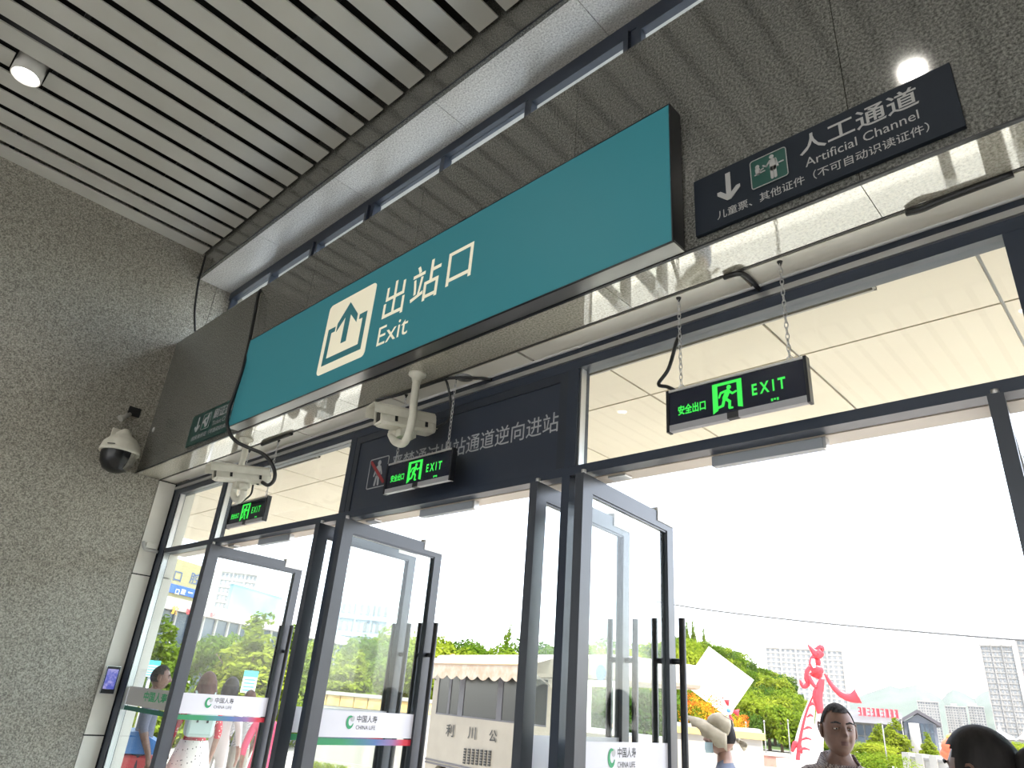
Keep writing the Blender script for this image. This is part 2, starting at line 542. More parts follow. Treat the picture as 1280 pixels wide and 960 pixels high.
# white metal soffit strip between stone and glazing, with its joints
ws = empty('ceiling_door_strip', (0, 2.33, 3.3), kind='structure')
xs = [XL, -5.83, -4.55, -3.42, -2.32, -1.06, 0.2, 1.45, 2.7, 3.95, 5.2, 6.4, 7.7, 9.0]
for a, b in zip(xs[:-1], xs[1:]):
    build('soffit_panel', MB().box(a+0.009, b-0.009, 2.345, 2.475, 3.3, 3.315), WHITE_PANEL, ws)
build('groove', MB().box(XL, XR, 2.322, 2.5, 3.325, 3.333), BLACK, ws)
build('trim_angle', MB().box(XL, XR, 2.326, 2.336, 3.297, 3.306), mat('dark_trim', (0.07, 0.068, 0.062), 0.5), ws)
# white reveal panels on the left side of the glazing
rv = empty('wall_left_reveal', (XL, 2.4, 0), kind='structure')
zz = [0.0, 1.08, 2.41, 3.295]
for a, b in zip(zz[:-1], zz[1:]):
    build('reveal_panel', MB().box(XL-0.02, XL, 2.326, 2.485, a+0.006, b-0.006), WHITE_PANEL, rv)
build('reveal_backing', MB().box(XL-0.3, XL-0.02, 2.32, 2.66, 0, 3.3), BLACK_PL, rv)
build('outer_pilaster', MB().box(XL-0.3, XL+0.06, 2.56, 2.67, 0, 2.405), WHITE_PANEL, rv)
build('outer_pilaster', MB().box(XL-0.3, XL+0.06, 2.56, 2.67, 2.415, 3.34), WHITE_PANEL, rv)

# ================================================================== glazed front
ZL0, ZL1 = 2.615, 2.66       # lintel
ZT = 3.185                    # top of transom glass
MX = [-5.94, -4.0, -2.055, -0.15, 1.78, 3.71]
XFL = -6.90
wfr = empty('trim_1', (0, YF, 0), kind='structure')
build('head_rail', MB().box(XL, 3.75, YF-0.005, YF+0.08, ZT, 3.235), FRAME, wfr)
build('head_cover', MB().box(XL, 3.75, YF-0.02, YF-0.005, 3.235, 3.262), ALU, wfr)
build('head_flashing', MB().box(XL, 3.75, YF-0.004, YF+0.08, 3.235, 3.30), FRAME, wfr)
build('lintel_rail', MB().box(XFL-0.1, 3.75, YF, YF+0.075, ZL0, ZL1), FRAME, wfr)
build('lintel_outer_cover', MB().box(XFL, 3.75, YF+0.085, YF+0.195, ZL0-0.002, ZL1), mat('beige_cover', (0.60, 0.53, 0.46), 0.5), wfr)
build('jamb', MB().box(XL+0.005, XFL, YF-0.005, YF+0.06, 0, ZT), FRAME, wfr)
build('jamb_bead', MB().box(XFL, XFL+0.014, YF+0.004, YF+0.05, 0, ZT), ALU, wfr)
for k, xm in enumerate(MX):
    build('mullion', MB().box(xm-0.033, xm+0.033, YF-0.004, YF+0.09, ZL1, ZT), FRAME, wfr)
    build('mullion_bead', MB().box(xm+0.034, xm+0.044, YF+0.01, YF+0.05, ZL1, ZT), ALU, wfr)
    build('post', MB().box(xm-0.048, xm-0.0, YF+0.0, YF+0.10, 0, ZL0), FRAME, wfr)
# transom panes
edges = [XFL] + MX
for k in range(len(edges)-1):
    a, b = edges[k]+0.03, edges[k+1]-0.033
    w = empty('window_%d' % (k+2), ((a+b)/2, YF+0.03, ZL1), kind='structure')
    if k == 2:
        # dark notice panel in place of a pane
        fr_ = MB()
        fr_.box(a, b, YF+0.006, YF+0.014, ZL1, ZT)
        build('back_board', fr_, mat('notice_board', (0.030, 0.038, 0.058), 0.3), w)
        fr_ = MB()
        fr_.box(a, a+0.055, YF-0.002, YF+0.008, ZL1, ZT); fr_.box(b-0.055, b, YF-0.002, YF+0.008, ZL1, ZT)
        fr_.box(a+0.055, b-0.055, YF-0.002, YF+0.008, ZT-0.05, ZT)
        build('border', fr_, mat('notice_border', (0.026, 0.032, 0.046), 0.35), w)
        text('lettering', '严禁通过出站通道逆向进站', (-3.53, YF+0.004, 2.865), X_, Z_, 1.385, 0.112, SIGN_GREY2, w, 0.004)
        pm = MB(); o_ = (-3.77, YF+0.0055, 2.785)
        ring2(pm, 0, 0.205, 0, 0.205, 0.015, 0.006, o_, X_, Z_, (0, -0.002, 0))
        disc2(pm, (0.108, 0.168), 0.017, o_, X_, Z_, (0, -0.002, 0))
        for p_, q_, w_ in (((0.105, 0.135), (0.105, 0.095), 0.042), ((0.085, 0.14), (0.066, 0.085), 0.014), ((0.125, 0.14), (0.146, 0.09), 0.014),
                           ((0.097, 0.09), (0.085, 0.022), 0.018), ((0.115, 0.09), (0.122, 0.022), 0.018)):
            stroke(pm, p_, q_, w_, o_, X_, Z_, (0, -0.002, 0))
        build('pedestrian_symbol', pm, SIGN_GREY2, w)
        pm = MB()
        stroke(pm, (0.02, 0.185), (0.18, 0.03), 0.022, (-3.77, YF+0.003, 2.785), X_, Z_, (0, -0.002, 0))
        build('prohibition_slash', pm, RED_INK, w)
    else:
        build('pane', MB().box(a, b, YF+0.03, YF+0.038, ZL1, ZT), GLASS_T, w)
# fixed side light left of the doors
sl = empty('window_8', (-6.4, YF, 0), kind='structure')
build('pane', MB().box(XFL+0.015, MX[0]-0.05, YF+0.03, YF+0.038, 0.08, ZL0), GLASS, sl)
build('bottom_rail', MB().box(XFL, MX[0]-0.05, YF+0.0, YF+0.06, 0, 0.08), FRAME, sl)

# gradient stripe of the glass bands
def stripe_mat(name, axis_len):
    m = mat(name, (0.5, 0.5, 0.5), 0.45)
    N = m.node_tree.nodes; L = m.node_tree.links
    at_ = N.new('ShaderNodeTexCoord'); sp = N.new('ShaderNodeSeparateXYZ'); rp = N.new('ShaderNodeValToRGB')
    L.new(at_.outputs['Generated'], sp.inputs[0])
    L.new(sp.outputs[axis_len], rp.inputs[0])
    e = rp.color_ramp.elements
    e[0].position = 0.25; e[0].color = (0.0, 0.22, 0.07, 1)
    e[1].position = 0.92; e[1].color = (0.55, 0.01, 0.03, 1)
    k = e.new(0.6); k.color = (0.05, 0.12, 0.30, 1)
    k = e.new(0.78); k.color = (0.20, 0.10, 0.25, 1)
    L.new(rp.outputs[0], N['Principled BSDF'].inputs['Base Color'])
    return m
BAND_W = mat('band_white', (0.62, 0.61, 0.65), 0.5)
LOGO_G = mat('logo_green', (0.01, 0.28, 0.10), 0.5)
LOGO_K = mat('logo_black', (0.03, 0.03, 0.03), 0.5)
LOGO_S = mat('logo_silver', (0.4, 0.4, 0.4), 0.5)

def band_marks(par, o, u, nrm, wid, z0):
    """logo, lettering on a glass band; o lower-left corner, u along, nrm out of the surface"""
    d = Vector(nrm)*0.0012
    b = Vector(o)+Vector(nrm)*0.0008
    c0 = (wid*0.30, 0.082)
    mk = MB()
    n = 20
    for k in range(n):                      # tapered crescent
        a0 = math.radians(60+290*k/n); a1 = math.radians(60+290*(k+1)/n)
        w0 = 0.006+0.017*math.sin(math.pi*k/n); w1 = 0.006+0.017*math.sin(math.pi*(k+1)/n)
        R0, R1 = 0.037, 0.037
        mk.prism([(c0[0]+R0*math.cos(a0)*0.8, c0[1]+R0*math.sin(a0)), (c0[0]+R1*math.cos(a1)*0.8, c0[1]+R1*math.sin(a1)),
                  (c0[0]+(R1-w1)*math.cos(a1)*0.8, c0[1]+(R1-w1)*math.sin(a1)), (c0[0]+(R0-w0)*math.cos(a0)*0.8, c0[1]+(R0-w0)*math.sin(a0))],
                 b, u, Z_, d)
    build('logo', mk, LOGO_G, par)
    mk = MB(); disc2(mk, (c0[0]+0.018, c0[1]+0.02), 0.016, b, u, Z_, d*0.5); build('logo', mk, LOGO_S, par)
    text('lettering', '中国人寿', b+Vector(u)*(c0[0]+0.052)+Z_*(0.083), u, Z_, 0.165, 0.040, LOGO_K, par, 0.012)
    text('lettering', 'CHINA LIFE', b+Vector(u)*(c0[0]+0.052)+Z_*(0.045), u, Z_, 0.158, 0.022, LOGO_K, par, 0.004)

TH = math.radians(5.46)
def leaf(idx, xface, left, label):
    """door leaf standing open, turned outwards; xface is the x of its right face at the near edge"""
    W, T, H = 0.925, 0.045, 2.59
    U = Vector((-math.sin(TH), math.cos(TH), 0)); Nn = Vector((math.cos(TH), math.sin(TH), 0))   # along leaf, right-hand face normal
    near = Vector((xface, 2.43, 0.0))
    d = empty('door_%d' % idx, near, kind='structure')
    tag(d, label)
    def bx(s0, s1, n0, n1, z0, z1):
        return MB().obox(near+U*s0+Nn*n0+Z_*z0, U*(s1-s0), Nn*(n1-n0), Z_*(z1-z0))
    build('stile', bx(0, 0.085, -T, 0, 0.012, H), FRAME2, d)
    build('stile', bx(W-0.072, W, -T, 0, 0.012, H), FRAME2, d)
    build('top_rail', bx(0.085, W-0.072, -T, 0, H-0.082, H), FRAME2, d)
    build('bottom_rail', bx(0.085, W-0.072, -T, 0, 0.012, 0.13), FRAME2, d)
    build('glazing_bead', bx(0.085, W-0.072, -T*0.5-0.004, -0.006, H-0.092, H-0.082), FRAME2, d)
    p = build('pane', bx(0.085, W-0.072, -T*0.5-0.004, -T*0.5+0.004, 0.13, H-0.082), GLASS, d)
    build('armature_plate', bx(W-0.19, W-0.005, -T*0.5-0.02, 0.004, H-0.002, H+0.022).obox(near+U*(W-0.19)+Nn*0.001+Z_*(H-0.05), U*0.185, Nn*0.004, Z_*0.06), mat('plate_white', (0.75, 0.75, 0.74), 0.4), d)
    # glass band with stripe
    g0 = -T*0.5+0.0045
    build('glass_band', bx(0.086, W-0.073, g0, g0+0.0015, 1.335, 1.478), BAND_W, d)
    st = bx(0.086, W-0.073, g0, g0+0.0015, 1.293, 1.328)
    stripe = build('band_stripe', st, stripe_mat('band_stripe', 1), d)
    if left:
        band_marks(d, near+U*0.086+Nn*(g0+0.0016)+Z_*1.335, U, Nn, W-0.16, 0)
    # pair of long tubular handles with stand-offs
    for sgn, nm in ((1, 0.0), (-1, -T)):
        hb = MB()
        base = near+U*(W-0.036)+Nn*(nm+sgn*0.055)
        hb.tube([base+Z_*0.75, base+Z_*2.06], 0.017, 12)
        h = build('handle', hb, BLACK_PL, d)
        for zz_ in (0.95, 1.85):
            sb = MB().tube([near+U*(W-0.036)+Nn*nm+Z_*zz_, base+Z_*zz_], 0.014, 10)
            build('stand_off', sb, BLACK_PL, h)
    build('pivot', MB().cyl(near+U*0.035-Nn*T/2+Z_*H, near+U*0.035-Nn*T/2+Z_*(ZL0), 0.012, 8), STEEL, d)
    return d
LEFT_X = [-5.746, -3.836, -1.914, 0.02]
RIGHT_X = [-4.130, -2.198, -0.276, 1.65]
names = ['by the side light', 'below the dark notice panel', 'below the right-hand exit sign', 'beyond the picture edge']
n_ = 1
for k in range(4):
    leaf(n_, LEFT_X[k], True, 'open grey-framed glass door leaf, left one of the pair ' + names[k]); n_ += 1
    leaf(n_, RIGHT_X[k], False, 'open grey-framed glass door leaf, right one of the pair ' + names[k]); n_ += 1
# closed last bay
lb = empty('window_7', (2.74, YF, 0), kind='structure')
build('pane', MB().box(1.79, 3.66, YF+0.03, YF+0.038, 0.0, ZL0), GLASS, lb)
struct('wall_front_right', MB().box(3.75, XR, YF-0.1, YF+0.3, 0, 3.33), G_WALL)

# band on the side light
sb_ = build('glass_band', MB().box(XFL+0.02, MX[0]-0.06, YF+0.0275, YF+0.029, 1.335, 1.478), mat('band_grey', (0.34, 0.33, 0.31), 0.5), sl)
build('band_stripe', MB().box(XFL+0.02, MX[0]-0.06, YF+0.0275, YF+0.029, 1.293, 1.328), mat('dark_green_stripe', (0.01, 0.10, 0.07), 0.5), sl)
text('lettering', '中国人寿', (-6.52, YF+0.026, 1.38), X_, Z_, 0.46, 0.075, LOGO_G, sl, 0.02)

# electromagnetic locks under the lintel
for k, xc in enumerate((-5.02, -3.045, -1.116, 0.82)):
    t = empty('door_lock', (xc, YF+0.10, ZL0), ('grey magnetic lock housing under the lintel of the doors by the side light', 'grey magnetic lock housing under the dark notice panel',
              'grey magnetic lock housing under the lintel, below the right-hand exit sign', 'grey magnetic lock housing beyond the right picture edge')[k], 'door lock', group='magnetic door locks')
    build('housing', MB().box(xc-0.235, xc+0.228, YF+0.085, YF+0.125, ZL0-0.047, ZL0-0.003, bev=0.002), GREYPAINT, t)
    build('end_cap', MB().box(xc+0.2285, xc+0.24, YF+0.085, YF+0.125, ZL0-0.05, ZL0-0.003, bev=0.002), ALU, t)
# door pivots brackets beside the posts
for k, xm in enumerate(MX[:4]):
    t = build('pivot_bracket', MB().box(xm+0.16, xm+0.26, YF+0.09, YF+0.15, ZL0-0.014, ZL0-0.003, bev=0.003), STEEL)
    tag(t, ('small steel pivot plate under the lintel by the side light doors', 'small steel pivot plate under the lintel left of the dark notice panel doors',
            'small steel pivot plate under the lintel above the third open door', 'small steel pivot plate at the far right lintel end')[k], 'bracket', 'pivot plates under the lintel')

# ================================================================== signs on the beam
D_ = Vector((0, -0.002, 0))
# big lightbox
bx0, bx1, bz0, bz1, by = -4.965, -1.166, 3.302, 4.045, 2.0
t = empty('exit_lightbox', (-3.06, YB, bz0), 'long teal lightbox sign with cream exit lettering on the beam', 'sign')
cs = MB()
cs.box(bx0, bx1, by+0.006, YB-0.014, bz1-0.012, bz1)
cs.box(bx0, bx0+0.012, by+0.006, YB-0.014, bz0+0.012, bz1-0.012); cs.box(bx1-0.012, bx1, by+0.006, YB-0.014, bz0+0.012, bz1-0.012)
cs.box(bx0+0.012, bx1-0.012, YB-0.02, YB-0.014, bz0+0.012, bz1-0.012)
build('case', cs, NAVY_BOX, t)
build('bottom_plate', MB().box(bx0, bx1, by+0.006, YB-0.014, bz0, bz0+0.012), mat('dull_steel', (0.30, 0.30, 0.30), 0.28, 0.85), t)
build('face', MB().box(bx0+0.004, bx1-0.004, by, by+0.006, bz0+0.004, bz1-0.004), TEAL, t)
rim = MB()
rim.box(bx0, bx1, by-0.002, by+0.006, bz0, bz0+0.006); rim.box(bx0, bx1, by-0.002, by+0.006, bz1-0.006, bz1)
rim.box(bx0, bx0+0.006, by-0.002, by+0.006, bz0+0.006, bz1-0.006); rim.box(bx1-0.006, bx1, by-0.002, by+0.006, bz0+0.006, bz1-0.006)
build('rim', rim, NAVY_BOX, t)
io = Vector((-3.79, by-0.0005, 3.408)); S = 0.525
ic = MB().prism(rrect(0, S, 0, S, 0.035), io, X_, Z_, D_)
icon = build('exit_symbol', ic, CREAM_DECAL, t)
a = MB(); io2 = io+D_*1.2
a.prism([(0.255, 0.47), (0.145, 0.345), (0.145, 0.285), (0.228, 0.37), (0.228, 0.175), (0.285, 0.175), (0.285, 0.37), (0.368, 0.285), (0.368, 0.345)], io2, X_, Z_, D_)
for q in ([(0.045, 0.06), (0.045, 0.33), (0.125, 0.33), (0.125, 0.295), (0.085, 0.295), (0.085, 0.06)],
          [(0.085, 0.06), (0.085, 0.105), (0.435, 0.105), (0.435, 0.06)],
          [(0.435, 0.06), (0.435, 0.295), (0.395, 0.295), (0.395, 0.33), (0.475, 0.33), (0.475, 0.06)]):
    a.prism(q, io2, X_, Z_, D_)
build('symbol_arrow', a, TEAL_DK, icon)
text('lettering', '出', (-3.145, by-0.002, 3.60), X_, Z_, 0.20, 0.255, CREAM_DECAL, t, 0.006)
text('lettering', '站', (-2.885, by-0.002, 3.605), X_, Z_, 0.25, 0.265, CREAM_DECAL, t, 0.006)
text('lettering', '口', (-2.575, by-0.002, 3.625), X_, Z_, 0.20, 0.22, CREAM_DECAL, t, 0.006)
text('lettering', 'Exit', (-3.15, by-0.002, 3.432), X_, Z_, 0.285, 0.128, CREAM_DECAL, t, 0.0)

def arrow_down(mb, cx, z0, h, o):
    w = 0.02*h/0.13
    stroke(mb, (cx, z0+h), (cx, z0+0.02), w*1.0, o, X_, Z_, D_, n=1)
    stroke(mb, (cx-0.3*h, z0+0.36*h), (cx, z0+0.06*h), w, o, X_, Z_, D_*1.1, n=2)
    stroke(mb, (cx+0.3*h, z0+0.36*h), (cx, z0+0.06*h), w, o, X_, Z_, D_*1.2, n=2)

def channel_sign(x0, label, face, ink, line1, line2, line3, kind):
    z0, wd, ht = 3.348, 0.942, 0.279
    yf = YB-0.02
    t = empty('channel_sign', (x0+wd/2, YB, z0), label, 'sign')
    build('panel', MB().box(x0, x0+wd, yf, YB-0.001, z0, z0+ht, bev=0.002), face, t)
    o = Vector((x0, yf-0.0005, z0))
    m_ = MB(); arrow_down(m_, 0.152, 0.108, 0.135, o); build('arrow', m_, ink, t)
    m_ = MB()
    m_.prism(rrect(0.246, 0.39, 0.103, 0.242, 0.012), o, X_, Z_, D_)
    pl = build('desk_symbol', m_, mat('green_symbol', (0.008, 0.07, 0.055), 0.4), t)
    m_ = MB(); o2 = o+D_*1.2
    ring2(m_, 0.246, 0.39, 0.103, 0.242, 0.012, 0.003, o2, X_, Z_, D_)
    if kind == 'desk':
        disc2(m_, (0.275, 0.203), 0.0085, o2, X_, Z_, D_)
        for p_, q_, w_ in (((0.275, 0.19), (0.277, 0.172), 0.019), ((0.264, 0.166), (0.302, 0.170), 0.006), ((0.283, 0.178), (0.297, 0.184), 0.006),
                           ((0.336, 0.20), (0.336, 0.165), 0.026), ((0.329, 0.17), (0.329, 0.122), 0.011), ((0.342, 0.17), (0.342, 0.122), 0.011),
                           ((0.326, 0.206), (0.31, 0.186), 0.007), ((0.31, 0.186), (0.298, 0.196), 0.006), ((0.347, 0.206), (0.354, 0.168), 0.007), ((0.36, 0.18), (0.375, 0.18), 0.006)):
            stroke(m_, p_, q_, w_, o2, X_, Z_, D_)
        disc2(m_, (0.333, 0.222), 0.009, o2, X_, Z_, D_)
    else:
        for p_, q_, w_ in (((0.27, 0.175), (0.30, 0.195), 0.03), ((0.30, 0.165), (0.325, 0.13), 0.026), ((0.33, 0.20), (0.355, 0.23), 0.02),
                           ((0.34, 0.13), (0.352, 0.205), 0.018)):
            stroke(m_, p_, q_, w_, o2, X_, Z_, D_)
    build('symbol_figures', m_, ink, pl)
    text('lettering', line1, o+X_*0.437+Z_*0.163-Y_*0.001, X_, Z_, 0.40, 0.088, ink, t, 0.012)
    text('lettering', line2, o+X_*0.452+Z_*0.103-Y_*0.001, X_, Z_, 0.375, 0.040, ink, t, 0.0, pieces=2)
    text('lettering', line3, o+X_*0.098+Z_*0.034-Y_*0.001, X_, Z_, 0.75, 0.042, ink, t, 0.004, pieces=len(line3))
channel_sign(-1.111, 'dark navy staffed channel sign with white lettering right of the lightbox', NAVY, SIGN_GREY, '人工通道', 'Artificial Channel', '儿童票、其他证件（不可自动识读证件）', 'desk')
channel_sign(-5.93, 'dark green channel sign half hidden behind the left end of the lightbox', GREEN_SIGN, SIGN_GREY2, '刷证通道', 'Ticket Channel', '居民身份证（可自动识读证件）', 'card')

# ================================================================== hanging exit signs
def chain(name, p, q, parent):
    p, q = Vector(p), Vector(q)
    n = max(4, int((q-p).length/0.024))
    mb = MB()
    ax = (q-p).normalized()
    for k in range(n):
        c = p.lerp(q, (k+0.5)/n)
        s1 = Vector((1, 0, 0)) if k % 2 else Vector((0, 1, 0))
        L_ = (q-p).length/n*0.68
        pts = []
        for j in range(9):
            an = 2*math.pi*j/8
            pts.append(c + ax*(math.cos(an)*L_) + s1*(math.sin(an)*0.007))
        mb.tube(pts, 0.0021, 4, caps=False)
    return build(name, mb, STEEL, parent)

def exit_sign(xc, label, conduit=None):
    y, zt, zb, w = 2.37, 2.845, 2.664, 0.287
    t = empty('exit_sign', (xc, y, 3.3), label, 'exit sign', group='hanging green exit signs')
    pn = build('panel', MB().box(xc-w, xc+w, y-0.011, y+0.011, zb+0.028, zt-0.006, bev=0.002), mat('exit_panel', (0.010, 0.013, 0.028), 0.18), t)
    build('top_rail', MB().box(xc-w-0.002, xc+w+0.002, y-0.014, y+0.014, zt-0.006, zt+0.004), STEEL, t)
    fr_ = MB().box(xc-w, xc-0.028, y-0.013, y+0.013, zb, zb+0.027).box(xc+0.02, xc+w, y-0.013, y+0.013, zb, zb+0.027)
    build('bottom_rail', fr_, mat('sign_rail', (0.36, 0.36, 0.38), 0.4, 0.4), t)
    build('bottom_clip', MB().box(xc-0.028, xc+0.02, y-0.0125, y+0.0125, zb+0.002, zb+0.027), BLACK_PL, t)
    for s in (-1, 1):
        build('end_cap', MB().box(xc+s*(w+0.004)-0.006, xc+s*(w+0.004)+0.006, y-0.016, y+0.016, zb-0.003, zt+0.004), NAVY_BOX, t)
    yy = y-0.0125
    text('lettering', '安全出口', (xc-0.243, yy, zb+0.062), X_, Z_, 0.126, 0.044, EXIT_GREEN, t, 0.03)
    text('lettering', 'E X I T', (xc+0.080, yy, zb+0.074), X_, Z_, 0.132, 0.048, EXIT_GREEN, t, 0.028)
    m_ = MB(); o = Vector((xc-0.085, yy+0.001, zb+0.033))
    # doorway frame
    for q in ([(0, 0.0), (0.0, 0.128), (0.022, 0.116), (0.022, 0.012)], [(0.0, 0.128), (0.125, 0.128), (0.125, 0.116), (0.022, 0.116)],
              [(0.105, 0.116), (0.125, 0.116), (0.125, 0.006), (0.105, 0.012)]):
        m_.prism(q, o, X_, Z_, D_)
    disc2(m_, (0.071, 0.102), 0.0095, o, X_, Z_, D_)
    for p_, q_, w_ in (((0.066, 0.085), (0.052, 0.058), 0.021), ((0.062, 0.089), (0.036, 0.084), 0.009), ((0.036, 0.084), (0.028, 0.066), 0.008),
                       ((0.07, 0.085), (0.085, 0.072), 0.009), ((0.085, 0.072), (0.10, 0.078), 0.008),
                       ((0.054, 0.056), (0.072, 0.040), 0.012), ((0.072, 0.040), (0.070, 0.014), 0.011), ((0.050, 0.056), (0.042, 0.028), 0.012), ((0.042, 0.028), (0.018, 0.022), 0.010),
                       ((0.070, 0.012), (0.082, 0.012), 0.008)):
        stroke(m_, p_, q_, w_, o, X_, Z_, D_)
    build('running_figure', m_, EXIT_GREEN, t)
    m_ = MB()
    for k in range(3): m_.box(xc+0.152+k*0.011, xc+0.159+k*0.011, yy-0.0005, yy+0.002, zb+0.034+0.003*(k % 2), zb+0.044)
    build('indicator', m_, EXIT_GREEN, t)
    for s in (-1, 1):
        hx = xc+s*0.232
        ck = chain('chain', (hx, y, 3.292), (hx, y, zt+0.022), t)
        build('ceiling_hook', MB().lathe([(0.012, 0), (0.009, -0.008), (0.003, -0.02)], (hx, y, 3.3), n=10), BLACK_PL, t)
        rg = MB(); rg.tube([(hx+0.012*math.cos(a_), y, zt+0.013+0.012*math.sin(a_)) for a_ in [2*math.pi*j/10 for j in range(11)]], 0.0025, 5, caps=False)
        build('ring', rg, STEEL, t)
    if conduit:
        build('conduit', MB().tube(conduit, 0.0085, 8), BLACK_PL, t)
    return t
def P(px, py, Y):
    d = ray(px, py); return Vector((0, 0, EYE))+d*(Y/d.y)
def smooth(pts, n=6):
    pts = [Vector(p) for p in pts]
    out = []
    for i in range(len(pts)-1):
        p0 = pts[max(i-1, 0)]; p1 = pts[i]; p2 = pts[i+1]; p3 = pts[min(i+2, len(pts)-1)]
        for k in range(n):
            s = k/n
            out.append(0.5*((2*p1)+(-p0+p2)*s+(2*p0-5*p1+4*p2-p3)*s*s+(-p0+3*p1-3*p2+p3)*s**3))
    out.append(pts[-1])
    return out
exit_sign(-5.09, 'hanging exit sign behind the bullet camera nearest the stone wall')
exit_sign(-3.065, 'hanging exit sign in front of the dark notice panel')
exit_sign(-1.13, 'hanging exit sign on chains above the third door, black cable at its left end',
          [(-1.395, 2.43, 3.16)] + smooth([(-1.40, 2.40, 3.09), (-1.43, 2.385, 2.97), (-1.475, 2.375, 2.905), (-1.43, 2.37, 2.878), (-1.395, 2.37, 2.853)]))

# ================================================================== bullet cameras
def frame_from(dirv):
    f = Vector(dirv).normalized(); r = f.cross(Z_).normalized(); u = r.cross(f)
    return f, r, u
def bullet_camera(base, cc, dirv, L, label, hook, cable=None):
    """base: flange on the soffit, cc: housing centre, dirv: viewing direction"""
    base, cc = Vector(base), Vector(cc)
    f, r, u = frame_from(dirv)
    t = empty('bullet_camera', base, label, 'camera')
    def sec(s, hw, zb, zt, cut):
        # octagonal housing section at distance s along the axis
        c = cc+f*s
        return [c+r*a+u*b for a, b in ((-hw, zb+cut), (-hw+cut, zb), (hw-cut, zb), (hw, zb+cut), (hw, zt-cut), (hw-cut, zt), (-hw+cut, zt), (-hw, zt-cut))]
    h = MB()
    ss = [sec(-L/2, 0.050, -0.048, 0.045, 0.012), sec(-L/2+0.02, 0.056, -0.054, 0.05, 0.014), sec(L/2-0.015, 0.056, -0.054, 0.05, 0.014), sec(L/2, 0.054, -0.052, 0.048, 0.014)]
    vs = [p for s_ in ss for p in s_]; fs = [tuple(reversed(range(8)))]
    for i in range(3):
        for k in range(8): fs.append((i*8+k, i*8+(k+1) % 8, (i+1)*8+(k+1) % 8, (i+1)*8+k))
    fs.append(tuple(range(24, 32)))
    h.add(vs, fs)
    hs = build('housing', h, WHITE_PL, t)
    # front window with rim
    wb = MB(); c = cc+f*(L/2)
    ring2(wb, -0.05, 0.05, -0.048, 0.044, 0.016, 0.012, c, -r, u, f*0.012)
    build('window_rim', wb, WHITE_PL, hs)
    wb = MB(); wb.prism(rrect(-0.038, 0.038, -0.036, 0.032, 0.01), c, -r, u, f*0.003)
    build('front_glass', wb, mat('camera_glass', (0.01, 0.012, 0.015), 0.05, spec=0.8), hs)
    # sun shield over the top, overhanging the front
    sh = MB(); pr = [(-0.066, 0.0), (-0.066, 0.045), (-0.05, 0.064), (0.05, 0.064), (0.066, 0.045), (0.066, 0.0)]
    pi = [(a_*0.94, b_*0.94) for a_, b_ in pr]
    c0 = cc-f*(L/2-0.01); n = len(pr); ln = L+0.05
    for i in range(n-1):
        sh.prism([pr[i], pr[i+1], pi[i+1], pi[i]], c0, r, u, f*ln)
    build('sun_shield', sh, WHITE_PL, t)
    for s_ in (0.27, -0.3):
        for sd in (-1, 1):
            cl_ = MB(); cl_.obox(cc+f*(s_*L)+r*(sd*0.0565)-u*0.03-f*0.008, f*0.016, r*(sd*0.006), u*0.03)
            build('clasp', cl_, BLACK_PL, hs)
    for sd in (-0.025, 0.025):
        gb = MB().cyl(cc-f*(L/2)+r*sd-u*0.01, cc-f*(L/2+0.022)+r*sd-u*0.01, 0.010, 10)
        build('cable_gland', gb, WHITE_PL, hs)
    # J shaped pole
    pm = MB(); pts = smooth(hook, 6)
    pm.tube(pts, 0.023, 14)
    build('pole', pm, WHITE_PL, t)
    fl = MB().lathe([(0.052, 0.0), (0.052, -0.012), (0.034, -0.02), (0.026, -0.05)], base, n=20)
    build('flange', fl, WHITE_PL, t)
    e = Vector(hook[-1]); jm = MB()
    top = cc-u*0.054+f*0.0
    jm.tube([e, e.lerp(top, 0.55)], [0.03, 0.036], 14)
    jm.obox(top-f*0.05-r*0.034-u*0.045, f*0.10, r*0.068, u*0.045)
    build('pan_joint', jm, WHITE_PL, t)
    if cable: build('cable', MB().tube(smooth(cable, 6), 0.007, 8), BLACK_PL, t)
    return t
b2 = Vector((-2.996, 2.21, 3.30)); c2 = P(508, 527, 2.26)
bullet_camera(b2, c2, (-0.2, -0.97, -0.10), 0.34, 'white bullet camera on a J pole in front of the dark notice panel',
              [b2, (-2.985, 2.205, 3.10), P(516, 520, 2.20), P(511, 542, 2.195), P(504, 554, 2.20), P(494, 552, 2.22), P(489, 543, 2.24)],
              [(-2.90, 2.335, 3.292), (-2.865, 2.335, 3.25), (-2.86, 2.37, 3.15), (-2.88, 2.39, 3.05), c2+Vector((0.04, 0.18, 0.01))])
b1 = Vector((-5.07, 2.21, 3.30)); c1 = P(303, 594, 2.14)
bullet_camera(b1, c1, (-0.1, -0.98, -0.15), 0.37, 'white bullet camera on a J pole near the left end of the lightbox',
              [b1, P(305, 568, 2.21), P(297, 598, 2.21), P(293, 612, 2.21), P(292, 620, 2.205), P(297, 626, 2.195), P(303, 621, 2.18), P(305, 612, 2.16)],
              [c1+Vector((0.03, 0.12, -0.04)), P(317, 605, 2.26), P(314, 617, 2.28), P(307, 624, 2.31), P(298, 630, 2.345)])

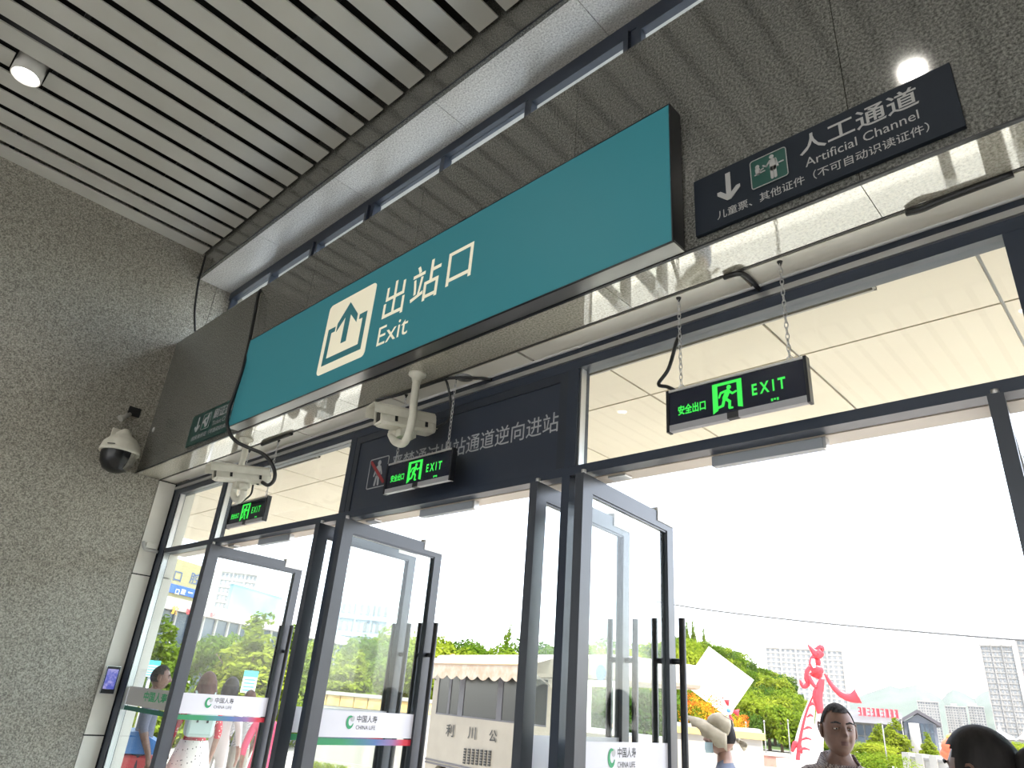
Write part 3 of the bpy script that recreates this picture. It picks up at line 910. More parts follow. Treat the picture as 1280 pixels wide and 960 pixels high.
# ================================================================== dome camera on the left wall
dc = Vector((-6.83, 1.85, 3.40))
t = empty('dome_camera', (XL, 1.85, 3.6), 'white and black dome security camera on the left stone wall', 'camera')
build('wall_plate', MB().box(XL, XL+0.02, 1.78, 1.90, 3.48, 3.66, bev=0.006), WHITE_PL, t)
am = MB().tube(smooth([(XL+0.015, 1.85, 3.60), (XL+0.07, 1.87, 3.62), (XL+0.14, 1.87, 3.60), (dc.x, dc.y, dc.z+0.13)], 5), [0.038]*16, 14)
build('arm', am, WHITE_PL, t)
hd = MB().lathe([(0.045, 0.19), (0.06, 0.16), (0.11, 0.13), (0.155, 0.075), (0.17, 0.01), (0.17, -0.012), (0.15, -0.012)], dc, n=32, cap=False)
shell = build('shell', hd, WHITE_PL, t)
build('shell_mark', MB().obox(dc+Vector((0.10, -0.142, 0.02)), Vector((0.05, 0.045, 0)), Vector((0.004, -0.006, 0)), Vector((0, 0, 0.008))), BLACK_PL, shell)
bl = MB().lathe([(0.15, -0.01), (0.148, -0.05), (0.135, -0.11), (0.10, -0.165), (0.05, -0.19), (0.0, -0.197)], dc, n=28, cap=False)
build('turret', bl, mat('dome_black', (0.008, 0.009, 0.011), 0.25), t)
wn_ = MB()
for k in range(7):
    a0 = math.radians(22+6*k); a1 = math.radians(22+6*(k+1))
    for (r0, z0), (r1, z1) in zip([(0.154, -0.012), (0.152, -0.05), (0.139, -0.11)], [(0.152, -0.05), (0.139, -0.11), (0.104, -0.166)]):
        wn_.add([dc+Vector((r0*math.cos(a0), r0*math.sin(a0), z0)), dc+Vector((r0*math.cos(a1), r0*math.sin(a1), z0)),
                 dc+Vector((r1*math.cos(a1), r1*math.sin(a1), z1)), dc+Vector((r1*math.cos(a0), r1*math.sin(a0), z1))], [(0, 1, 2, 3), (3, 2, 1, 0)], 0, True)
build('turret_side', wn_, WHITE_PL, t)

t = empty('wall_socket_box', (XL, 1.915, 3.86), 'small black junction plate with a grey cable stub above the dome camera', 'junction box')
build('plate', MB().box(XL, XL+0.012, 1.86, 1.97, 3.82, 3.91, bev=0.003), BLACK_PL, t)
build('cable_stub', MB().tube([(XL+0.01, 1.885, 3.83), (XL+0.05, 1.84, 3.78), (XL+0.062, 1.80, 3.745)], [0.018, 0.022, 0.034], 12), mat('grey_rubber', (0.35, 0.34, 0.31), 0.6), t)
tag(build('beam_clip', MB().lathe([(0.0, -0.008), (0.022, -0.006), (0.026, 0.0)], P(192, 537, YB-0.001), (0, 1, 0), 12), mat('clip_white', (0.6, 0.6, 0.6), 0.3)),
    'tiny pale button fixed to the left end of the beam', 'fixing')

# cables
tag(build('ceiling_cable', MB().tube(smooth([P(257, 319, 2.06), P(252, 338, 2.06), P(247.5, 356, 2.06), P(243.5, 385, 2.07), P(243.5, 405, 2.085), P(244, 414, 2.12), P(246, 414, 2.2)], 5), 0.011, 8), BLACK_PL),
    'thin black cable dropping from the slatted ceiling onto the beam top', 'cable')
tag(build('beam_cable', MB().tube(smooth([P(331, 360, 2.20), P(327, 362, 2.12), P(323, 368, 2.07), P(318, 395, 2.05), P(311, 430, 2.03), P(303, 462, 1.97), P(294, 490, 1.965), P(287, 510, 1.965), P(284, 528, 1.97),
     P(288, 543, 1.99), P(297, 553, 2.03), P(314, 561, 2.10), P(328, 567, 2.15), P(338, 577, 2.19), P(343.5, 590, 2.23), P(342, 601, 2.26), P(335, 606.5, 2.27), P(328, 603, 2.27)], 5), 0.0135, 10), BLACK_PL),
    'thick black cable hanging over the beam down to the left bullet camera', 'cable')
tag(build('soffit_cable', MB().tube(smooth([P(470, 500, 2.27), (-3.30, 2.325, 3.285), (-3.1, 2.33, 3.288), (-2.9, 2.335, 3.288), (-2.83, 2.36, 3.289), (-2.72, 2.44, 3.289), (-2.66, 2.49, 3.285)], 5), 0.009, 8), BLACK_PL),
    'black cable lying along the soffit joint behind the central bullet camera', 'cable')
tag(build('soffit_cable', MB().tube(smooth([(-5.05, 2.335, 3.288), (-4.95, 2.33, 3.285), (-4.75, 2.33, 3.288), (-4.6, 2.332, 3.288)], 5), 0.013, 8), BLACK_PL),
    'short black cable in the soffit joint above the left bullet camera', 'cable')
tag(build('soffit_cable', MB().tube(smooth([(-1.12, 2.325, 3.288), (-1.05, 2.33, 3.283), (-1.04, 2.40, 3.288), (-1.045, 2.49, 3.288)], 5), 0.011, 8), BLACK_PL),
    'short black cable in the soffit joint above the right-hand exit sign', 'cable')
tag(build('soffit_cable', MB().tube(smooth([(-0.42, 2.335, 3.29), (-0.37, 2.328, 3.278), (-0.30, 2.33, 3.286), (-0.1, 2.33, 3.29)], 5), 0.012, 8), BLACK_PL),
    'loose black cable loop in the soffit joint at the right picture edge', 'cable')
tag(build('speaker_grille', MB().lathe([(0.055, 0.002), (0.055, -0.003), (0.0, -0.004)], (-2.80, 2.40, 3.3), n=20), mat('grille_grey', (0.25, 0.26, 0.27), 0.6)),
    'flat round grey plate on the soffit beside the central camera pole', 'cover plate')

# access terminal on the reveal, conduit above it
t = empty('face_terminal', (XL, 2.39, 1.41), 'small black face recognition terminal with lit blue screen on the white reveal', 'terminal')
build('bracket', MB().box(XL, XL+0.03, 2.36, 2.42, 1.46, 1.57), BLACK_PL, t)
cs = MB().box(XL+0.03, XL+0.05, 2.335, 2.447, 1.405, 1.622, bev=0.004)
build('case', cs, BLACK_PL, t)
build('bezel', MB().box(XL+0.0495, XL+0.051, 2.332, 2.45, 1.402, 1.406).box(XL+0.0495, XL+0.051, 2.332, 2.45, 1.62, 1.624).box(XL+0.0495, XL+0.051, 2.332, 2.336, 1.406, 1.62).box(XL+0.0495, XL+0.051, 2.446, 2.45, 1.406, 1.62), ALU, t)
sm = mat('screen_glow', (0.05, 0.05, 0.1), 0.2, emit=(0.28, 0.3, 0.75), es=0.28)
sn = sm.node_tree.nodes; sln = sm.node_tree.links
tcn = sn.new('ShaderNodeTexCoord'); nz = sn.new('ShaderNodeTexNoise'); nz.inputs['Scale'].default_value = 30
rpn = sn.new('ShaderNodeValToRGB'); rpn.color_ramp.elements[0].position = 0.4; rpn.color_ramp.elements[0].color = (0.07, 0.09, 0.5, 1)
rpn.color_ramp.elements[1].position = 0.62; rpn.color_ramp.elements[1].color = (0.5, 0.45, 0.8, 1)
sln.new(tcn.outputs['Object'], nz.inputs['Vector']); sln.new(nz.outputs['Fac'], rpn.inputs[0]); sln.new(rpn.outputs[0], sn['Principled BSDF'].inputs['Emission Color'])
build('screen', MB().box(XL+0.0502, XL+0.0515, 2.346, 2.436, 1.44, 1.60), sm, t)
t = empty('wall_conduit', (XL, 2.36, 2.62), 'bent grey conduit with a small box on the white reveal at lintel height', 'conduit')
build('pipe', MB().tube(smooth([(XL+0.012, 2.34, 2.70), (XL+0.03, 2.345, 2.66), (XL+0.035, 2.37, 2.632), (XL+0.035, 2.42, 2.63), (XL+0.035, 2.48, 2.63)], 5), 0.014, 10), mat('conduit_grey', (0.45, 0.45, 0.45), 0.4), t)
build('cover', MB().box(XL, XL+0.03, 2.365, 2.47, 2.65, 2.70, bev=0.004), WHITE_PANEL, t)

# ================================================================== canopy outside
cn = empty('ceiling_canopy', (0, 2.6, 3.35), kind='structure')
CANO = varied('canopy_panel', (0.66, 0.575, 0.455), (0.70, 0.615, 0.49), 1.2, 0.5)
xs = [-7.502-0.9*3+0.9*k for k in range(0, 21)]
for a_, b_ in zip(xs[:-1], xs[1:]):
    for y0, y1 in ((2.60, 3.29), (3.29, 4.19)):
        build('canopy_panel', MB().box(a_+0.007, b_-0.007, y0+0.007, y1-0.007, 3.35, 3.365), CANO, cn)
build('canopy_deck', MB().box(xs[0], xs[-1], 2.58, 4.22, 3.372, 3.62), mat('canopy_roofing', (0.60, 0.61, 0.62), 0.6), cn)
build('canopy_edge', MB().box(xs[0], xs[-1], 4.19, 4.23, 3.345, 3.62), GREYPAINT, cn)
for a_, b_ in ((-6.55, -5.05), (-4.6, -3.0), (-2.7, -0.68), (0.2, 2.4)):
    tr = MB()
    for yy_ in (2.765, 2.80, 2.845): tr.box(a_, b_, yy_, yy_+0.012, 3.335, 3.349)
    tr.box(a_, a_+0.012, 2.765, 2.857, 3.335, 3.349); tr.box(b_-0.012, b_, 2.765, 2.857, 3.335, 3.349)
    build('linear_diffuser', tr, mat('diffuser_grey', (0.30, 0.28, 0.25), 0.5), cn)
t = empty('floodlight', (-6.62, 2.80, 3.35), 'small pale floodlight under the canopy, seen through the left transom', 'lamp')
build('head', MB().lathe([(0.03, 0.04), (0.05, 0.0), (0.052, -0.02)], (-6.64, 2.82, 3.27), (0.5, -0.6, -0.5), 14), WHITE_PL, t)
build('bracket', MB().tube([(-6.62, 2.80, 3.35), (-6.62, 2.80, 3.31), (-6.64, 2.82, 3.27)], 0.012, 8), WHITE_PL, t)

# ================================================================== outside: ground and terrain
ZG = -0.55
struct('floor_plaza', MB().box(-260, 200, 6.9, 420, ZG-0.3, ZG), varied('plaza_paving', (0.36, 0.345, 0.31), (0.42, 0.40, 0.365), 0.6, 0.8))
st_ = empty('floor_steps', (0, 6.0, 0), kind='structure')
for k in range(3):
    build('step', MB().box(XL-14, XR+0.3, 6.0+0.3*k, 6.3+0.3*k, ZG-0.3, -0.1375*(k+1)), G_FLOOR, st_)
struct('floor_apron', MB().box(XL-14, XL-0.3, 2.6, 6.0, ZG-0.3, 0.0), G_FLOOR)
struct('floor_rear_yard', MB().box(-60, 60, -80, YREAR-0.31, -0.35, -0.02), varied('yard_concrete', (0.36, 0.35, 0.33), (0.42, 0.41, 0.39), 0.5, 0.9))

LEAF_A = leafmat('leaves_fresh', (0.07, 0.13, 0.012), (0.22, 0.29, 0.03))
LEAF_B = leafmat('leaves_deep', (0.03, 0.08, 0.014), (0.11, 0.17, 0.028))
LEAF_C = leafmat('leaves_lime', (0.13, 0.19, 0.016), (0.31, 0.35, 0.04))
BARK = varied('bark', (0.10, 0.07, 0.045), (0.17, 0.12, 0.08), 9, 0.9)
FLOWER = leafmat('flower_petals', (0.75, 0.12, 0.03), (0.85, 0.5, 0.04), 0.3)

def crown_mesh(name, m, n, leafsize, shape, seed):
    """leaf blades spread over the lobes of a crown; unit height 1, base at z=0"""
    rnd = random.Random(seed)
    mb = MB()
    lobes = []
    if shape == 'cone':
        for k in range(12):
            z = 0.14+0.81*k/11
            rr = 0.31*(1.03-z)**0.85+0.022
            for j in range(5 if k < 8 else 3):
                a_ = rnd.uniform(0, 6.28)
                lobes.append((Vector((math.cos(a_)*rr*0.6, math.sin(a_)*rr*0.6, z+rnd.uniform(-0.03, 0.03))), Vector((rr*0.55, rr*0.55, 0.06))))
    elif shape == 'round':
        lobes.append((Vector((0, 0, 0.62)), Vector((0.36, 0.36, 0.32))))
        for k in range(12):
            a_ = rnd.uniform(0, 6.28); z = rnd.uniform(0.36, 0.86); rr = 0.34*math.sqrt(max(0.05, 1-((z-0.58)/0.42)**2))
            lobes.append((Vector((math.cos(a_)*rr, math.sin(a_)*rr, z)), Vector((1, 1, 0.85))*rnd.uniform(0.13, 0.2)))
    else:   # low mound
        for k in range(10):
            a_ = rnd.uniform(0, 6.28); rr = rnd.uniform(0, 0.75)
            lobes.append((Vector((math.cos(a_)*rr, math.sin(a_)*rr, rnd.uniform(0.25, 0.6))), Vector((0.4, 0.4, 0.38))))
    tot = sum((l[1].x*l[1].y)**0.7 for l in lobes)
    for c, r in lobes:
        for _ in range(max(6, int(n*(r.x*r.y)**0.7/tot))):
            d = Vector((rnd.gauss(0, 1), rnd.gauss(0, 1), rnd.gauss(0, 1))).normalized()
            k = rnd.uniform(0.72, 1.08)
            p = c+Vector((d.x*r.x*k, d.y*r.y*k, d.z*r.z*k))
            nrm = (d+Vector((rnd.gauss(0, .6), rnd.gauss(0, .6), rnd.gauss(0, .6)+0.3))).normalized()
            u = nrm.orthogonal().normalized(); v = nrm.cross(u)
            an = rnd.uniform(0, 6.28)
            u, v = u*math.cos(an)+v*math.sin(an), v*math.cos(an)-u*math.sin(an)
            s = leafsize*rnd.uniform(0.6, 1.25)
            mb.add([p-u*s, p-v*s*0.45, p+u*s, p+v*s*0.45], [(0, 1, 2, 3)])
    me = bpy.data.meshes.new(name)
    me.from_pydata([tuple(p) for p in mb.v], [], mb.f)
    me.materials.append(m)
    return me
TRUNK = None
def trunk_mesh(name, r, top):
    mb = MB().tube([(0, 0, 0), (r*0.2, 0, top*0.4), (-r*0.2, r*0.2, top*0.75), (0, 0, top)], [r*1.2, r, r*0.75, r*0.4], 8)
    for k in range(4):
        a_ = k*1.7
        mb.tube([(0, 0, top*0.55), (math.cos(a_)*0.1, math.sin(a_)*0.1, top*0.75), (math.cos(a_)*0.19, math.sin(a_)*0.19, top*0.95)], [r*0.5, r*0.35, r*0.15], 6)
    me = bpy.data.meshes.new(name)
    me.from_pydata([tuple(p) for p in mb.v], [], mb.f)
    me.materials.append(BARK)
    return me
CR = {
 'coneA': crown_mesh('crown', LEAF_A, 8000, 0.024, 'cone', 1), 'coneB': crown_mesh('crown', LEAF_C, 8000, 0.025, 'cone', 2),
 'roundA': crown_mesh('crown', LEAF_A, 8000, 0.026, 'round', 3), 'roundB': crown_mesh('crown', LEAF_B, 8000, 0.026, 'round', 4),
 'roundC': crown_mesh('crown', LEAF_C, 8000, 0.026, 'round', 5),
 'farA': crown_mesh('crown', LEAF_A, 2200, 0.046, 'round', 6), 'farB': crown_mesh('crown', LEAF_B, 2200, 0.046, 'round', 7), 'farC': crown_mesh('crown', LEAF_C, 2200, 0.046, 'round', 8),
 'mound': crown_mesh('crown', LEAF_C, 4500, 0.040, 'mound', 9), 'moundB': crown_mesh('crown', LEAF_A, 4500, 0.040, 'mound', 10),
 'flower': crown_mesh('blooms', FLOWER, 1800, 0.045, 'mound', 11)}
TK = {'cone': trunk_mesh('trunk', 0.014, 0.7), 'round': trunk_mesh('trunk', 0.03, 0.62), 'mound': trunk_mesh('stem', 0.03, 0.4)}
def tree(kind, base, h, wid, label, group=None, cat='tree', name='tree', rz=None):
    t = empty(name, base, label, cat, random.uniform(0, 6.28) if rz is None else rz, group)
    t.scale = (wid, wid, h)
    c = bpy.data.objects.new('crown', CR[kind]); COL.objects.link(c); c.parent = t
    tk = 'cone' if kind.startswith('cone') else ('mound' if kind.startswith('mound') or kind == 'flower' else 'round')
    k = bpy.data.objects.new('trunk' if tk != 'mound' else 'stems', TK[tk]); COL.objects.link(k); k.parent = t
    return t
def ground_at(px, dist, z=ZG, py=None):
    d = hdir(px, py); return Vector((d.x*dist, d.y*dist, z))
def top_h(px, py, dist, z=ZG):
    return at(px, py, dist).z - z

# street trees on the far side of the plaza, left part
for px, py, dist, kd, wd, lb in [
    (203, 772, 28, 'coneA', 5.5, 'pointed young street tree seen through the side light'),
    (283, 790, 31, 'roundA', 3.6, 'round young street tree seen through the first open door leaf, left of a pointed one'),
    (326, 768, 29, 'coneB', 7.0, 'tall pointed street tree in the middle of the first open door leaf'),
    (372, 782, 32, 'coneA', 6.0, 'pointed street tree between the first door leaf handle and the dark post'),
    (410, 800, 36, 'roundC', 3.6, 'light green street tree glimpsed between the two dark posts'),
    (442, 800, 34, 'coneB', 5.5, 'slim light green street tree at the left of the second open door leaf'),
    (480, 793, 42, 'roundA', 5.4, 'broad fresh green tree in the middle of the second open door leaf'),
    (516, 783, 46, 'roundC', 6.0, 'tall yellow green tree near the handle of the second door leaf')]:
    tree(kd, ground_at(px, dist, py=py+12), top_h(px, py, dist), wd, lb)
for px, dist, h, wd, kd in [(190, 27, 1.5, 1.5, 'mound'), (225, 28, 1.7, 1.6, 'moundB'), (255, 28, 1.6, 1.5, 'mound'), (292, 29, 1.8, 1.6, 'moundB'), (328, 29, 1.6, 1.6, 'mound'), (362, 30, 1.7, 1.6, 'moundB'), (395, 31, 1.7, 1.6, 'mound'), (430, 32, 1.9, 1.7, 'moundB'), (462, 33, 2.0, 1.8, 'mound'), (496, 34, 1.9, 1.8, 'moundB'), (524, 35, 1.9, 1.7, 'mound')]:
    tree(kd, ground_at(px, dist), h, wd, 'bushy light green hedge shrub at the foot of the street trees', 'hedge shrubs across the plaza', 'shrub', 'hedge_shrub')

# trees behind the bus
for px, py, dist, kd, wd, lb in [
    (552, 800, 44, 'roundC', 6.0, 'yellow green tree behind the front end of the bus'),
    (583, 795, 47, 'roundB', 6.0, 'darker green tree behind the bus, left of the middle'),
    (612, 803, 45, 'roundA', 5.5, 'bright tree behind the middle of the bus roof'),
    (637, 785, 52, 'coneA', 4.0, 'thin conifer tip rising behind the bus roof'),
    (652, 792, 50, 'roundB', 5.6, 'dark green tree behind the bus beside the open door post'),
    (690, 806, 48, 'roundA', 5.0, 'tree behind the bus between the two door posts'),
    (745, 800, 50, 'roundC', 7.0, 'yellow green tree at the left of the third open door leaf'),
    (790, 798, 55, 'roundA', 7.5, 'green tree in the middle of the third open door leaf'),
    (828, 796, 58, 'roundC', 7.0, 'light green tree beside the handle of the third door leaf'),
    (770, 850, 26, 'roundB', 3.4, 'dark green low tree behind the bus window frame'),
    (815, 852, 27, 'roundB', 3.6, 'dark green low tree left of the third door handle')]:
    tree(kd, ground_at(px, dist, py=py+12), top_h(px, py, dist), wd, lb)

# forested hill
def hill_z(px, d):
    R_ = [(700, 800), (860, 797), (885, 801), (916, 811), (944, 838), (976, 840), (1010, 864), (1040, 892)]
    px = max(700, min(1040, px))
    py = 892
    for (a, ya), (b, yb) in zip(R_[:-1], R_[1:]):
        if a <= px <= b: py = ya+(yb-ya)*(px-a)/(b-a)
    ridge = max(0.0, at(px, py, 138).z-ZG-4.0)
    s = max(0.0, min(1.0, (d-70)/70.0))
    return ZG + ridge*s*s*(3-2*s)
hm = MB(); NX, ND = 40, 16
vs = []
for i in range(NX+1):
    px = 1040-(1040-430)*i/NX
    for j in range(ND+1):
        d = 66+150*j/ND
        p = ground_at(px, d); vs.append(Vector((p.x, p.y, hill_z(max(px, 700), d)-0.2)))
fs = [(i*(ND+1)+j, i*(ND+1)+j+1, (i+1)*(ND+1)+j+1, (i+1)*(ND+1)+j) for i in range(NX) for j in range(ND)]
hm.add(vs, fs, 0, True)
tag(build('hill_ground', hm, varied('hill_soil', (0.05, 0.09, 0.025), (0.09, 0.14, 0.04), 0.3, 0.95)), kind='structure')
rnd = random.Random(21)
cnt = 0
for row, d in enumerate((72, 80, 89, 98, 108, 118, 128, 138)):
    px = 850-row*2
    while px < 1040:
        pj = px+rnd.uniform(-4, 4); dj = d+rnd.uniform(-3, 3)
        b_ = ground_at(pj, dj); b_.z = hill_z(pj, dj)-0.3
        h = rnd.uniform(3.4, 5.2) if pj < 985 else rnd.uniform(2.5, 3.4)
        tree(rnd.choice(['farA', 'farB', 'farC', 'farA', 'farC']), b_, h, h*rnd.uniform(0.85, 1.1), 'leafy tree in the forest on the hillside right of the third door', 'forest trees on the hillside')
        px += rnd.uniform(10, 15)*72/d*1.15
for px, d, h in ((870, 140, 8.0), (884, 142, 7.0), (861, 139, 7.5)):
    b_ = ground_at(px, d); b_.z = hill_z(px, d)-0.3
    tree('coneA', b_, h, 3.0, 'conifer standing above the ridge of the forested hill', 'conifers on the hill ridge')

# trees right of the standing man
for px, py, dist, kd, wd, lb in [
    (1097, 905, 60, 'coneB', 4.0, 'slim conifer right of the standing man, in front of the glass hall'),
    (1116, 898, 58, 'coneB', 4.4, 'brightest conifer in front of the gable of the glass hall'),
    (1158, 916, 55, 'coneB', 2.6, 'small young conifer below the gable of the glass hall'),
    (1276, 925, 60, 'roundC', 4.5, 'light green tree at the right picture edge'),
    (1076, 925, 52, 'roundC', 4.5, 'light green tree beside the cheek of the standing man'),
    (1092, 938, 45, 'moundB', 2.2, 'bright bush low beside the shoulder of the standing man')]:
    tree(kd, ground_at(px, dist, py=py), top_h(px, py, dist), wd, lb, cat='tree' if kd[:5] != 'mound' else 'shrub', name='tree' if kd[:5] != 'mound' else 'bush')

# ================================================================== buildings
CONC = varied('render_white', (0.33, 0.315, 0.29), (0.38, 0.365, 0.34), 0.2, 0.7)
CONC2 = varied('render_grey', (0.22, 0.215, 0.205), (0.27, 0.26, 0.25), 0.2, 0.7)
WIN = mat('window_glass_far', (0.16, 0.17, 0.18), 0.2)  # base colour lightened to stand in for sky reflected in distant panes
BLUEGLASS = mat('blue_glass_far', (0.055, 0.075, 0.10), 0.12)
def tower(name, label, px, dist, wpx, top_py, depth, floors, bays, wall=CONC, zb=ZG, ang=0.0, crown=True, winw=0.55, group=None):
    base = ground_at(px, dist, zb, py=top_py+35)
    h = at(px, top_py, dist).z - zb
    wm = (at(px+wpx/2, top_py, dist)-at(px-wpx/2, top_py, dist)).length
    d = hdir(px)
    t = empty(name, base, label, 'building', math.atan2(d.y, d.x)-math.pi/2+ang, group)
    b_ = MB().box(-wm/2, wm/2, 0, depth, 0, h)
    build('walls', b_, wall, t, local=True)
    ribs = MB()
    nb = max(3, bays//3)
    for k in range(nb+1):
        x_ = -wm/2+wm*k/nb
        ribs.box(x_-wm*0.012, x_+wm*0.012, -0.5, 0.0, 0, h*1.012)
    build('pilasters', ribs, wall, t, local=True)['kind'] = 'stuff'
    ww = MB()
    fh = h/floors
    for f_ in range(1, floors):
        for k in range(bays):
            x0 = -wm/2+wm*(k+0.5-winw/2)/bays; x1 = -wm/2+wm*(k+0.5+winw/2)/bays
            ww.box(x0, x1, -0.08, 0.1, f_*fh+0.28*fh, f_*fh+0.82*fh)
    build('windows', ww, WIN, t, local=True)['kind'] = 'stuff'
    sl_ = MB()
    for f_ in range(1, floors, 1):
        sl_.box(-wm/2-0.1, wm/2+0.1, -0.22, 0.0, f_*fh-0.06*fh, f_*fh+0.06*fh)
    build('floor_bands', sl_, wall, t, local=True)['kind'] = 'stuff'
    if crown:
        cr = MB().box(-wm/2-0.3, wm/2+0.3, -0.5, depth+0.3, h, h+fh*0.35)
        cr.box(-wm*0.2, wm*0.1, depth*0.2, depth*0.7, h+fh*0.35, h+fh*1.4)
        build('roof_parapet', cr, wall, t, local=True)
    return t
tower('apartment_tower', 'pale apartment slab behind the red sculpture', 1007, 340, 96, 812, 14, 18, 15, zb=-2)
tower('apartment_tower', 'tall grey apartment tower at the right picture edge', 1252, 300, 40, 808, 9, 20, 8, CONC2, zb=-2)
tower('apartment_tower', 'tall grey apartment tower cut off by the right picture edge', 1308, 300, 62, 801, 9, 20, 10, CONC2, zb=-2)
tower('apartment_tower', 'distant white apartment block behind the gable of the glass hall', 1165, 520, 26, 878, 14, 16, 8, zb=-3)
tower('apartment_tower', 'distant white apartment block left of the tall grey tower, left one of two', 1200, 540, 26, 884, 14, 16, 8, zb=-3)
tower('apartment_tower', 'distant white apartment block left of the tall grey tower, right one of two', 1226, 545, 20, 884, 14, 16, 6, zb=-3)
tower('apartment_tower', 'white high-rise behind the billboard, seen through the first door leaf', 292, 170, 46, 716, 14, 15, 9, zb=-1)

# commercial building across the plaza at the left
bd = hdir(869); bn = Vector((bd.y, -bd.x, 0))
if bn.dot(hdir(300)) > 0: bn = -bn               # normal towards the hall
b0 = ground_at(253, 60)
def bpt(px, py=None):                             # where a sight line meets the facade plane
    d = hdir(px, py); s = b0.dot(bn)/d.dot(bn)
    return d*s, s
pL, sL = bpt(140); pR, sR = bpt(470)
wB = (pR-pL).length
ux = (pR-pL).normalized()
t = empty('commercial_building', Vector((pL.x, pL.y, ZG)), 'long white commercial building with dark glass front across the plaza at the left', 'building', math.atan2(ux.y, ux.x))
zf0 = at(253, 772, 60).z-ZG; zf1 = zf0+0.8
build('walls', MB().box(0, wB, 0.4, 12, 0, zf1-0.1), CONC, t, local=True)
build('fascia', MB().box(-0.2, wB+0.2, -0.3, 0.5, zf0, zf1), mat('fascia_white', (0.40, 0.37, 0.35), 0.6), t, local=True)
n = 26
for k in range(n):
    x0 = wB*k/n; x1 = wB*(k+1)/n
    build('glass_panel', MB().box(x0+0.09, x1-0.09, 0.25, 0.39, 0.3, zf0-0.02), BLUEGLASS, t, local=True)
    build('post', MB().box(x0-0.08, x0+0.08, 0.1, 0.4, 0, zf0), CONC, t, local=True)
def along(px, py=745): return (bpt(px, py)[0]-pL).dot(ux)
# upper storey at the left with shop boards
xa, xb = along(150), along(258)
zu0, zu1 = zf1, at(225, 700, bpt(225, 700)[1]).z-ZG
build('upper_storey', MB().box(xa, xb, -0.2, 8, zu0, zu1), mat('upper_cream', (0.30, 0.27, 0.14), 0.7), t, local=True)
zt0 = at(218, 745, bpt(218)[1]).z-ZG
def zat(px, py): return at(px, py, bpt(px, py)[1]).z-ZG
build('blue_board', MB().box(xa, along(247), -0.32, -0.2, zat(225, 744), zat(225, 733)), mat('blue_board', (0.03, 0.10, 0.42), 0.5), t, local=True)
def face_text(body, pxa, pxb, pya, pyb, m, dy=-0.33, bold=0.0):
    xa_, xb_ = along(pxa, (pya+pyb)/2), along(pxb, (pya+pyb)/2)
    z0_, z1_ = zat((pxa+pxb)/2, pyb), zat((pxa+pxb)/2, pya)
    return text('lettering', body, (xa_, dy, z0_), X_, Z_, xb_-xa_, z1_-z0_, m, t, bold, local=True)
face_text('口', 214, 224, 714, 727, mat('ink_blue', (0.04, 0.08, 0.2), 0.5), -0.22, 0.005)
face_text('腔', 234, 248, 716, 731, mat('ink_blue', (0.04, 0.08, 0.2), 0.5), -0.22, 0.005)
for ch_, a_, b_ in (('口', 214, 219), ('腔', 221, 227), ('一', 230, 236)):
    face_text(ch_, a_, b_, 736 if ch_ != '一' else 740, 743 if ch_ != '一' else 741.5, mat('letter_white', (0.7, 0.7, 0.7), 0.5), -0.34, 0.02)
face_text('旅', 208, 217, 757, 768, mat('letter_orange', (0.75, 0.35, 0.03), 0.5), -0.43, 0.04)
face_text('客', 226, 234, 760, 768, mat('letter_red', (0.65, 0.03, 0.04), 0.5), -0.43, 0.04)
face_text('站', 256, 264, 765, 772, mat('letter_red', (0.65, 0.03, 0.04), 0.5), -0.43, 0.02)
# billboard on the roof
xa, xb = along(292, 755), along(357, 755)
z0, z1 = zat(325, 776), zat(325, 738)
bb = empty('roof_billboard', t.location + ux*((xa+xb)/2) + Z_*zf1, 'pale cyan billboard on the roof of the commercial building', 'billboard', math.atan2(ux.y, ux.x))
hw = (xb-xa)/2
build('board', MB().box(-hw, hw, 0.4, 0.7, z0-zf1, z1-zf1), varied('billboard_print', (0.14, 0.27, 0.29), (0.26, 0.33, 0.33), 0.25, 0.5), bb, local=True)
fr_ = MB()
for za in (z0-zf1-0.1, z1-zf1): fr_.box(-hw-0.1, hw+0.1, 0.35, 0.75, za, za+0.12)
build('frame', fr_, ALU, bb, local=True)
for k in range(5):
    x_ = -hw*0.9+hw*1.8*k/4
    build('strut', MB().box(x_-0.08, x_+0.08, 0.55, 0.75, 0, z0-zf1), ALU, bb, local=True)
# paler block continuing behind the second door leaf
tower('office_block', 'pale blue-white office block seen through the second door leaf', 452, 95, 60, 752, 10, 6, 8, mat('pale_blue_wall', (0.28, 0.33, 0.40), 0.6), zb=ZG, crown=False)
build('fascia', MB().box(-7.5, 7.5, -0.6, -0.1, 5.0, 6.2), CONC, bpy.data.objects['office_block'], local=True)

# low wall with timber band across the plaza
d0 = ground_at(395, 25.5); d1 = ground_at(536, 23.0)
t = empty('planter_wall', (d0+d1)/2, 'low white and ochre planter wall across the plaza behind the second door leaf', 'wall')
uw = (d1-d0).normalized(); nw = Vector((-uw.y, uw.x, 0))
ln = (d1-d0).length
zt_ = at(460, 868, 24.2).z-ZG
build('base', MB().obox(-uw*ln*0.5, uw*ln, nw*0.4, Z_*(zt_-0.42)).obox(-uw*ln*0.5-nw*0.05, uw*ln, nw*0.5, Z_*0.1), CONC, t, local=True)
nseg = 8
for k in range(nseg):
    build('timber_board', MB().obox(-uw*ln*0.5+uw*(ln*k/nseg+0.02)-nw*0.02+Z_*(zt_-0.41), uw*(ln/nseg-0.04), nw*0.44, Z_*0.30), varied('ochre_timber', (0.50, 0.33, 0.12), (0.58, 0.42, 0.2), 3, 0.7), t, local=True)
build('coping', MB().obox(-uw*ln*0.5-nw*0.06+Z_*(zt_-0.10), uw*ln, nw*0.52, Z_*0.10), CONC, t, local=True)
kb0, kb1 = ground_at(396, 19.5), ground_at(528, 17.5)
